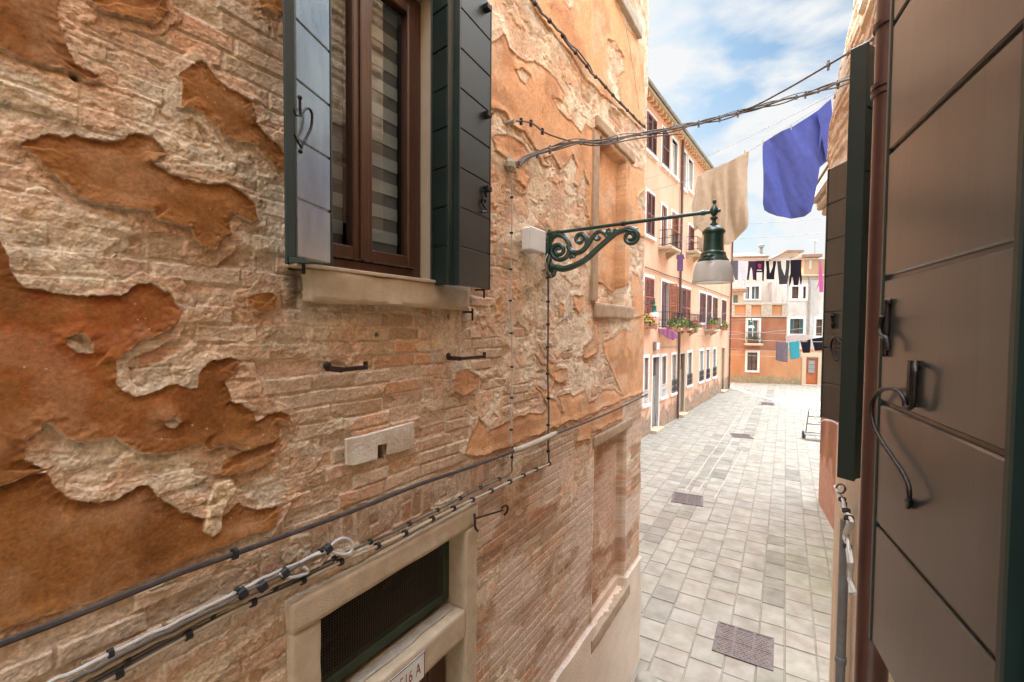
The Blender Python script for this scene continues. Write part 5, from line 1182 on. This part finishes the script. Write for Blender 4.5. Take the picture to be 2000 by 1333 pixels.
# pale upper house behind the terrace, with gable
NB = -5.0
BW = lambda x, y: FW(x, y, NB)
b3 = empty('gabled_house', FFn(0, NB, 0), 'pale house with tiled gable rising behind the roof terrace', 'house')
q0, q1 = BW(1405, 600)[0], BW(1568, 600)[0]; zr = BW(1440, 505)[1]
hw = []
for x0, x1, y0, y1 in ((1456, 1463.5, 561, 584), (1468, 1482.5, 560, 584), (1521.5, 1536, 560, 584)): p = BW(x0, y1); q_ = BW(x1, y0); hw.append((p[0], q_[0], p[1], q_[1]))
F3 = lambda u, n, z: FFn(u, NB+n, z)
M['pale'] = stucco('pale_stucco', (.72, .66, .58), (.62, .55, .47), (.5, .4, .3), (.4, .3, .2), -3, .9)
holed_wall('wall', F3, q0, q1, .0, zr, hw, 'pale', b3)
m = MB(); m.box(F3, q0, q1, -8, -7.8, 0, zr); m.box(F3, q0, q0+.2, -7.8, -.2, 0, zr); m.box(F3, q1-.2, q1, -7.8, -.2, 0, zr); m.build('side_wall', M['pale'], b3)
for (a, b_, z0, z1) in hw:
    w_ = MB().box(F3, a, b_, -.15, -.13, z0, z1).build('window', M['pane_teal'], b3); f = MB()
    for r in ((a-.18, a, z0-.15, z1), (b_, b_+.18, z0-.15, z1), (a-.18, b_+.18, z1, z1+.18), (a, b_, z0-.15, z0)): f.box(F3, r[0], r[1], -.12, .04, r[2], r[3])
    f.build('frame', M['white'], w_); MB().box(F3, (a+b_)/2-.03, (a+b_)/2+.03, -.129, -.1, z0, z1).build('sash', M['white'], w_)
# roof and gable
m = MB(); m.box(F3, q0-.2, BW(1500, 505)[0], -.4, .4, zr, zr+.12); m.prism([F3(q0-.2, .4, zr+.13), F3(q0-.2, -3.8, zr+1.0), F3(q0-.2, -8, zr+.13)], dF*(BW(1500, 505)[0]-q0)); rf = m.build('roof', M['roof'], b3, bevel=.02)
g0 = BW(1502, 504); g1 = BW(1535, 490); g2 = BW(1568, 490)
m = MB(); m.prism([F3(g0[0]+.6, 0, zr), F3(g1[0], 0, g1[1]-.15), F3(g2[0]-.3, 0, g2[1]-.15), F3(g2[0]-.3, 0, zr)], nF*-5); gb2 = m.build('gable', M['pale'], b3)
m = MB(); m.prism([F3(g0[0], .35, g0[1]-.15), F3(g1[0], .35, g1[1]), F3(g2[0], .35, g2[1]), F3(g2[0], .35, g2[1]-.15), F3(g1[0], .35, g1[1]-.15), F3(g0[0], .35, g0[1]-.3)], nF*-5.6); m.build('roof', M['roof'], b3)
w = (BW(1542, 510)[0], BW(1555, 510)[0], BW(1548, 509)[1], BW(1548, 502.5)[1]); MB().box(F3, w[0], w[1], .005, .03, w[2], w[3]).build('louvre', M['gutter'], gb2)
p = F3(BW(1496, 500)[0], -1.5, 0); pz = BW(1496, 478)[1]; zc_ = zr
ch = empty('chimney_pipe', (p.x, p.y, zr+.3), 'thin metal chimney pipe with a cap above the far roof', 'chimney'); MB().tube([(p.x, p.y, zr+.2), (p.x, p.y, pz)], .13, 10).build('flue', M['gutter'], ch); MB().lathe([(.13, -.02), (.24, 0), (.24, .22), (.1, .3)], (p.x, p.y, pz), 12).build('cowl', M['gutter'], ch)
p = atdepth(1592, 470, 44); an = empty('television_aerial', p, 'thin television aerial standing over the far right roof', 'aerial')
MB().tube([Vector((p.x, p.y, zr)), p], .03, 5).build('mast', M['gutter'], an)
q_ = atdepth(1583, 472, 44); q2 = atdepth(1596, 473, 44); MB().tube([q_, q2], .035, 5).build('boom', M['gutter'], an)
el = MB()
for k in range(5): e = q_.lerp(q2, k/4); el.tube([e-Vector((0, .4, .25)), e+Vector((0, .4, .25))], .018, 4)
el.build('element', M['gutter'], an)
# terrace lean-to with tiled roof at the left
l0, l1 = fu(1418, -2), FW(1452, 580, -2)[0]; F4 = lambda u, n, z: FFn(u, -2+n, z)
ls = empty('terrace_shed', F4(l0, 0, zp0), 'small tiled lean-to on the roof terrace at the left', 'shed'); za = FW(1440, 571, -2)[1]
MB().box(F4, l0, l1, -2.5, 0, zp0-.1, za).build('wall', M['cream'], ls); MB().box(F4, l0-.2, l1+.25, -2.6, .35, za, za+.28).build('roof', M['roof'], ls, bevel=.03)
wa, wb = FW(1432.5, 575, -2)[0], FW(1441, 575, -2)[0]; MB().box(F4, wa, wb, .003, .03, zp0+.5, FW(1440, 577, -2)[1]).build('window', M['pane_teal'], ls)
# ------------------------------------------------------------------ far lamp, trolley, bollard
tip = atdepth(1468, 626, 33.5); wp = PF(PE, -.1, tip.z); wp = Vector((tip.x-1.9, tip.y, tip.z)); wp = PF(PE-.05, 0, tip.z)
small_lamp(wp, tip, 0, .62, 'far street lamp on a long arm from the corner of the pink house')
g0 = ground(1578, 858); Dt = -(CM.transposed() @ (g0-CO)).z
tr0 = empty('hand_trolley', g0, 'empty two wheeled metal hand trolley leaning at the right house corner', 'trolley')
sx = Vector((1, .12, 0)).normalized(); bk = Vector((.1, .32, 1)).normalized(); pxm = Dt/F
w_ = 34*pxm; hgt = 60*pxm
def TF(a, b_, c): return g0+sx*(a-.1)+bk*c+Vector((0, b_, 0))
m = MB()
for a in (0, w_): m.tube([TF(a, 0, .0), TF(a, 0, hgt)], .016, 6)
m.build('upright', M['dark_iron'], tr0)
m = MB()
for c in (.22, .5, .75, .98): m.tube([TF(0, 0, hgt*c), TF(w_, 0, hgt*c)], .014, 6)
m.build('crossbar', M['dark_iron'], tr0)
m = MB(); m.box(lambda a, b_, c: g0+sx*a+Vector((0, b_, c)), -.1, w_-.1, -.3, 0, .20, .23); m.build('plate', M['gutter'], tr0)
for a in (-.16, w_-.04):
    c = g0+sx*a+Vector((0, .1, .15)); MB().tube([c-sx*.03, c+sx*.03], .15, 16).build('wheel', M['black'], tr0, smooth=True)
p = ground(1262, 1350)
bo = MB(); pr = [(.13, -.02), (.13, .09), (.12, .14), (.085, .18), (.04, .2), (0.001, .205)]; bo.lathe(pr, (p.x, p.y, 0), 20)
tag(bo.build('guard_stone', M['stone_grey'], origin=(p.x, p.y, 0), smooth=True), 'low rounded guard stone at the foot of the near left corner', 'guard stone')

# ================================================================== OVERHEAD CABLES AND CLOTHES LINES
def sag_path(pts, sag, n=14):
    out = []
    for i in range(len(pts)-1):
        a, b_ = Vector(pts[i]), Vector(pts[i+1])
        for k in range(n): t_ = k/n; out.append(a.lerp(b_, t_)-Vector((0, 0, sag*4*t_*(1-t_))))
    return out+[Vector(pts[-1])]
def on_w(px, py, n=.05): return wallp(px, py, n)
wA = on_w(1000, 325); wB2 = on_w(990, 240)
wM = on_w(1240, 262, .10)
rA = onplane(1662, 156, (RX-.08, 0, 0), (1, 0, 0)); rB = onplane(1704, 78, (RX-.06, 0, 0), (1, 0, 0))
JX = atdepth(1448, 222, 4.3)
t = empty('overhead_cable', wA, 'thick bundle of wires slung across the lane in front of the sky', 'cable')
mainP = smooth_path([wA, atdepth(1050, 300, 3.25), atdepth(1120, 280, 3.45), atdepth(1175, 277, 3.7), atdepth(1240, 265, 4.0), atdepth(1320, 252, 4.2), atdepth(1380, 238, 4.3), atdepth(1450, 220, 4.3), atdepth(1520, 200, 4.2), atdepth(1590, 180, 3.9), rA], 8)
for i, (r, off) in enumerate(((.0085, 0), (.006, .012), (.006, -.011), (.004, .02))):
    P = [p+Vector((0, 0, off+.008*math.sin(k*.5+i*2))) + Vector((0, .01*math.cos(k*.45+i), 0)) for k, p in enumerate(mainP)]; MB().tube(P, r, 7).build('strand', M['cable_g'], t, smooth=True)
t2 = empty('overhead_cable', wB2, 'thinner wire from the upper hook that droops and joins the bundle', 'cable')
P = smooth_path([wB2, on_w(1020, 245, .07), atdepth(1070, 262, 3.3), atdepth(1130, 280, 3.5), atdepth(1175, 284, 3.7), atdepth(1250, 270, 4.0), atdepth(1330, 262, 4.2)], 8); MB().tube(P, .006, 7).build('strand', M['cable_g'], t2, smooth=True)
t3 = empty('overhead_cable', rB, 'single cable with porcelain clips climbing to the right roof edge', 'cable')
P3_ = smooth_path([atdepth(1250, 265, 4.0), atdepth(1340, 244, 4.3), atdepth(1452, 216, 4.3), atdepth(1530, 178, 4.0), atdepth(1618, 127, 3.5), atdepth(1668, 98, 3.2), rB], 8); MB().tube(P3_, .0085, 7).build('strand', M['cable_g'], t3, smooth=True)
def clips(t, P, pxlist, r=.024, m='gutter'):
    for x in pxlist:
        p = min(P, key=lambda q_: abs(proj(q_)[0]-x)); b = MB(); b.ball(p, r, 8, (.7, .7, 1.0)); b.box(lambda a, bb, c: p+Vector((a, bb, c)), -.008, .008, -.008, .008, -r*1.7, r*1.3); b.build('insulator', M[m], t)
M['insul'] = mat('grey_insulator', (.20, .20, .205), (.12, .12, .12), 20, .5, .1)
clips(t, mainP, (1050, 1072, 1365, 1405, 1443, 1573, 1632), .02, 'insul'); clips(t, mainP, (1132, 1172, 1210, 1335, 1430, 1555, 1600), .012, 'insul'); clips(t3, P3_, (1618, 1659), .024, 'insul'); clips(t2, P, (1017, 1035, 1058), .014, 'black')
ho = MB(); p = on_w(990, 325, 0); ho.ball(p+Vector((.03, 0, 0)), .05, 10, (.6, 1, 1)); p = on_w(990, 241, 0); ho.tube([p, p+Vector((.06, 0, 0))], .014, 8); M['insul2'] = M['stone_grey']
tag(ho.build('wall_anchor', M['stone_grey'], origin=on_w(990, 300, 0)), 'mortared iron anchors where the overhead wires leave the left wall', 'anchor')

LIN = bpy.data.materials.get('rope') or mat('rope', (.45, .43, .40), None, 9, .8, 0)
def line(p0, p1, r, lab, sag=.0, grp='clothes lines strung across the lane and square'):
    P = sag_path([p0, p1], sag, 24); o = MB().tube(P, r, 5).build('clothes_line', LIN, origin=P[0]); tag(o, lab, 'clothes line', grp); return P
# main clothes line just past the near corner
CP = onplane(1640, 176, (RX-.05, 0, 0), (1, 0, 0)); CP = atdepth(1645, 172, 5.7); CQ = atdepth(1256, 378, 6.1); CM1 = atdepth(1462, 296, 5.95)
P = smooth_path([CP, atdepth(1622, 195, 5.75), atdepth(1490, 279, 5.9), CM1, atdepth(1362, 346, 6.0), CQ], 8)
tag(MB().tube(P, .0035, 6).build('clothes_line', LIN, origin=CP), 'clothes line carrying the blue towel and the beige sheet', 'clothes line')
line(atdepth(1655, 170, 5.6), PF(PW(1262, 350)[0], 0, PW(1262, 350)[1]), .004, 'upper empty clothes line from the right roof corner to the pink front', .12)
def cloth(name, poly, P0, N, m, lab, cat='cloth', cell=.012, amp=.03, freq=14, seed=0, grp=None, gath=.4, thick=.003, rot=0, fine=0., depthf=None, slot2=None):
    """a hanging cloth: outline in the photograph put on its own plane, filled with a fine grid, folded and given thickness"""
    N = Vector(N).normalized(); P0 = Vector(P0); U = Vector((0, 0, 1)).cross(N).normalized(); V = Vector((0, 0, 1))
    Q = [onplane(x, y, P0, N) for x, y in poly]; pl = [((q-P0).dot(U), (q-P0).dot(V)) for q in Q]
    A_ = np.array(pl); a0, a1 = A_[:, 0].min(), A_[:, 0].max(); b0, b1 = A_[:, 1].min(), A_[:, 1].max()
    bm = bmesh.new(); vs = [bm.verts.new((x, y, 0)) for x, y in pl]; bm.faces.new(vs)
    for ax, (lo, hi) in ((0, (a0, a1)), (1, (b0, b1))):
        n = int((hi-lo)/cell)
        for i in range(1, n):
            pc = [0, 0, 0]; pc[ax] = lo+(hi-lo)*i/n; no = [0, 0, 0]; no[ax] = 1
            bmesh.ops.bisect_plane(bm, geom=bm.verts[:]+bm.edges[:]+bm.faces[:], plane_co=pc, plane_no=no)
    bmesh.ops.triangulate(bm, faces=[f for f in bm.faces if len(f.verts) > 4])
    X = np.array([v.co.x for v in bm.verts]); Y = np.array([v.co.y for v in bm.verts])
    xr = X*math.cos(rot)+Y*math.sin(rot)
    k = np.clip((b1-Y)/(b1-b0+1e-6), 0, 1); wv = (np.abs(np.sin(.5*freq*xr+4*fbm(X*1.4, Y*.6, 2, seed)))*2-1)*.6*(.3+1.4*fbm(X*1.7, Y*.8, 2, seed+2))+np.sin(freq*1.9*xr+seed+9*fbm(X*2.5, Y*1.2, 3, seed+4))*.35*fbm(X*3, Y*1.3, 2, seed+6)
    yr = -X*math.sin(rot)+Y*math.cos(rot); d = amp*wv*(gath+(1-gath)*k)+amp*1.1*(fbm(xr*4.5, yr*.9, 3, seed+7)-.5)+fine*(fbm(X*16+Y*5, Y*6, 3, seed+9)-.5)
    for v, dd in zip(bm.verts, d): v.co = P0+U*v.co.x+V*v.co.y+N*dd
    me = bpy.data.meshes.new(name); bm.to_mesh(me); bm.free()
    o = link(name, me, M[m], None, origin=Q[0], smooth=True); md = o.modifiers.new('thickness', 'SOLIDIFY'); md.thickness = thick; md.offset = 0
    tag(o, lab, cat, grp); return o
LN = (CQ-CP); LN = Vector((LN.y, -LN.x, 0)).normalized()
if LN.y > 0: LN = -LN
cm_ = CM1
cloth('blue_towel', [(1490, 279), (1515, 262), (1545, 250), (1570, 234), (1600, 214), (1622, 195), (1625, 225), (1629, 262), (1632, 302), (1618, 313), (1600, 328), (1594, 362), (1588, 395), (1583, 414), (1572, 423), (1545, 427), (1515, 424), (1500, 418), (1491, 412), (1488, 400), (1489, 360), (1488, 320)], cm_, LN, 'blue', 'large blue towel pegged on the line against the sky', 'towel', .009, .055, 8, 3, fine=.008, rot=.45)
cloth('blue_towel', [(1594, 219), (1622, 194), (1627, 250), (1631, 300), (1612, 316), (1604, 270), (1598, 300), (1601, 250)], cm_-LN*-.05, LN, 'blue', 'folded back corner of the blue towel at the right end', 'towel', .011, .03, 14, 5)
cloth('beige_sheet', [(1362, 346), (1380, 334), (1400, 326), (1425, 315), (1445, 306), (1463, 295), (1460, 340), (1458, 378), (1456, 400), (1459, 425), (1455, 447), (1438, 468), (1420, 480), (1405, 478), (1398, 470), (1396, 440), (1380, 436), (1356, 452), (1352, 420), (1350, 405), (1356, 380)], cm_+LN*-.08, LN, 'beige', 'long beige sheet hanging behind the big green lamp', 'sheet', .009, .085, 24, 8, fine=.006)
cloth('beige_sheet', [(1358, 440), (1375, 432), (1398, 435), (1400, 470), (1396, 490), (1378, 500), (1366, 480), (1372, 456)], cm_+LN*-.02, LN, 'beige', 'lower tail of the beige sheet left of the lamp body', 'sheet', .012, .03, 25, 12)
peg = 0
for x, y in ((1545, 250), (1613, 200), (1490, 279), (1455, 299)):
    p = atdepth(x, y, 5.85); tag(MB().box(lambda a, b_, c: p+Vector((a, b_, c)), -.006, .006, -.008, .008, -.035, .03).build('clothes_peg', M['stone'], origin=p), {1545: 'wooden peg in the middle of the blue towel', 1613: 'wooden peg at the right top corner of the blue towel', 1490: 'wooden peg at the left top corner of the blue towel', 1455: 'wooden peg at the right top corner of the beige sheet'}[x], 'clothes peg', 'wooden clothes pegs')

# washing over the square
def yplane(Y): return (0, Y, 0), (0, -1, 0)
YA = 21.0
MC = {}
def cm2(n, c):
    if n not in M: M[n] = cloth_mat(n, c)
    return n
c5b = lambda L: [(1420+x/9.52, 480+y/9.52) for x, y in L]
PL_ = lambda px, py, Y: onplane(px, py, (0, Y, 0), (0, 1, 0))
P0_, N0_ = yplane(YA)
lnA = PL_(1430, 508, YA); pL = PL_(1316, 500, YA)
line(PL_(1312, 496, YA), PL_(1640, 505, YA), .010, 'clothes line holding the row of dark clothes below the far roofs', .12)
G1 = 'washing hung in a row below the far roofs'
def gar(name, L, m, lab, Y=YA, cell=.035, amp=.035, freq=11, seed=1, f=c5b, cat='clothing', grp=G1): return cloth(name, f(L), (0, Y, 0), (0, -1, 0), m, lab, cat, cell, amp, freq, seed, grp, thick=.012)
gar('grey_towel', [(70, 280), (205, 280), (200, 640), (150, 640), (75, 400)], cm2('slate', (.14, .13, .15)), 'slate grey towel next to the lamp shade', cat='towel')
gar('shirt', [(205, 285), (380, 290), (372, 560), (352, 600), (358, 780), (322, 780), (318, 640), (240, 640), (228, 780), (200, 775), (205, 560)], cm2('white_cloth', (.74, .74, .78)), 'white long sleeved shirt pegged upside down with sleeves hanging')
gar('trousers', [(400, 290), (535, 290), (530, 640), (482, 640), (470, 470), (450, 400), (425, 480), (405, 640), (365, 635), (385, 480)], cm2('plum', (.06, .03, .06)), 'dark plum trousers spread in an A shape')
gar('t_shirt', [(535, 285), (700, 280), (690, 500), (682, 665), (652, 650), (656, 500), (548, 500), (550, 660), (525, 640), (530, 500)], cm2('dark_print', (.035, .02, .035)), 'dark long sleeved top with a red print')
M['redprint'] = cloth_mat('red_print', (.34, .05, .10)); M['whprint'] = cloth_mat('white_print', (.6, .55, .55))
def patch(parent, L, m, Y):
    b = MB(); b.prism([PL_(x, y, Y) for x, y in c5b(L)], (0, -.006, 0)); return b
tsh = [o for o in COL.objects if o.name.startswith('t_shirt')][0]
b = patch(None, [(570, 340), (640, 345), (635, 420), (590, 430), (575, 390)], 0, YA-.085); b.build('print', M['redprint'], tsh)
b = patch(None, [(555, 450), (645, 450), (645, 470), (555, 470)], 0, YA-.085); b.build('print', M['whprint'], tsh)
gar('trousers', [(720, 285), (780, 285), (785, 400), (800, 520), (850, 400), (858, 290), (918, 290), (895, 430), (880, 560), (880, 630), (735, 630), (730, 560), (735, 450)], cm2('black_cloth', (.018, .016, .022)), 'short black trousers hung by the legs in a V')
gar('trousers', [(930, 290), (1000, 285), (1015, 420), (1070, 560), (1095, 420), (1098, 275), (1168, 275), (1155, 460), (1140, 600), (1110, 720), (970, 720), (955, 560)], cm2('charcoal', (.055, .052, .062)), 'charcoal trousers hung by the legs in a wide V')
gar('shirt', [(1180, 268), (1385, 265), (1380, 480), (1395, 620), (1375, 770), (1355, 660), (1345, 560), (1325, 740), (1240, 740), (1222, 590), (1200, 590), (1190, 680), (1152, 775), (1155, 640), (1180, 500)], 'black_cloth', 'black long sleeved shirt with thin hanging sleeves')
gar('scarf', [(1715, 300), (1745, 285), (1765, 420), (1775, 560), (1795, 700), (1790, 860), (1720, 870), (1708, 740), (1650, 830), (1700, 690), (1710, 520), (1685, 560), (1712, 430)], cm2('pink_cloth', (.52, .12, .30)), 'bright pink garment hanging at the right end of the row')
gar('shirt', [(1298, 500)], 'plum', 'x') if False else None
ip = lambda L: L
YS = 20.
gar('shirt', [(1323, 498), (1335, 497), (1337.5, 505), (1334.5, 507), (1334, 530), (1322.5, 529.5), (1323, 507), (1320.5, 505)], cm2('purple', (.20, .12, .24)), 'small purple t-shirt hung in front of the brown downpipe', Y=YS, f=ip, grp=None)
YB = 23.
c6b = lambda L: [(1420+x/8.33, 610+y/8.33) for x, y in L]
G2 = 'washing hung low in front of the far orange wall'
line(PL_(1360, 655, YB), PL_(1640, 668, YB), .010, 'low clothes line holding the teal towel', .1)
gar('towel', [(800, 480), (830, 470), (880, 505), (950, 500), (995, 488), (992, 640), (985, 815), (900, 805), (790, 780), (798, 640)], cm2('grey_purple', (.19, .16, .19)), 'grey towel with a pale hem, leftmost of the low row', Y=YB, f=c6b, grp=G2, cat='towel')
gar('towel', [(1005, 490), (1090, 478), (1178, 462), (1180, 600), (1182, 745), (1110, 760), (1030, 770), (1015, 620)], cm2('teal_cloth', (.06, .36, .42)), 'bright teal towel in the low row', Y=YB, f=c6b, grp=G2, cat='towel')
gar('shorts', [(1190, 465), (1250, 475), (1300, 465), (1362, 440), (1358, 560), (1350, 662), (1235, 665), (1215, 580)], 'black_cloth', 'black shorts hanging right of the teal towel', Y=YB, f=c6b, grp=G2)
gar('shorts', [(1380, 440), (1450, 425), (1530, 410), (1560, 410), (1560, 620), (1430, 632), (1405, 540)], 'black_cloth', 'second black garment cut off by the right shutter', Y=YB+.2, f=c6b, grp=G2)
gar('sheet', [(950, 395), (1010, 370), (1080, 360), (1150, 365), (1220, 365), (1340, 375), (1350, 420), (1300, 460), (1240, 470), (1190, 450), (1120, 470), (1010, 480), (950, 450)], cm2('rose_white', (.68, .54, .50)), 'pale pinkish cloth draped behind the low row', Y=YB+.8, f=c6b, grp=None, cat='sheet', freq=5)
gar('striped_cloth', [(1285, 643), (1300, 642), (1312, 645), (1326, 655), (1322, 660), (1315, 665), (1302, 660), (1292, 652)], cm2('lilac', (.42, .18, .36)), 'lilac striped cloth blown sideways under the balcony plants', Y=19, f=ip, grp=None, cat='cloth', freq=30, amp=.05)
gar('white_cloth', [(1262, 376), (1268, 374), (1272, 371), (1272, 398), (1269, 404), (1266, 396), (1262, 400)], 'white_cloth', 'white cloth hung out of the leftmost second floor window', Y=18.2, f=ip, grp=None, cat='cloth')
# empty lines over the square
for i, (x0, y0, x1, y1, Y, lab) in enumerate(((1290, 440, 1640, 425, 20.4, 'empty line crossing behind the lamp head'), (1285, 470, 1640, 452, 20.9, 'empty line just under the blue towel tip'), (1300, 608, 1640, 612, 24, 'empty line in front of the far terrace'), (1300, 640, 1640, 652, 25, 'empty line crossing the small far balcony'), (1300, 660, 1640, 634, 26, 'rising empty line in front of the white house'), (1320, 683, 1640, 700, 24.5, 'lowest empty line in front of the far window'), (1330, 672, 1640, 690, 27, 'second lowest empty line in front of the far window'))):
    line(PL_(x0, y0, Y), PL_(x1, y1, Y), .008, lab, .1)
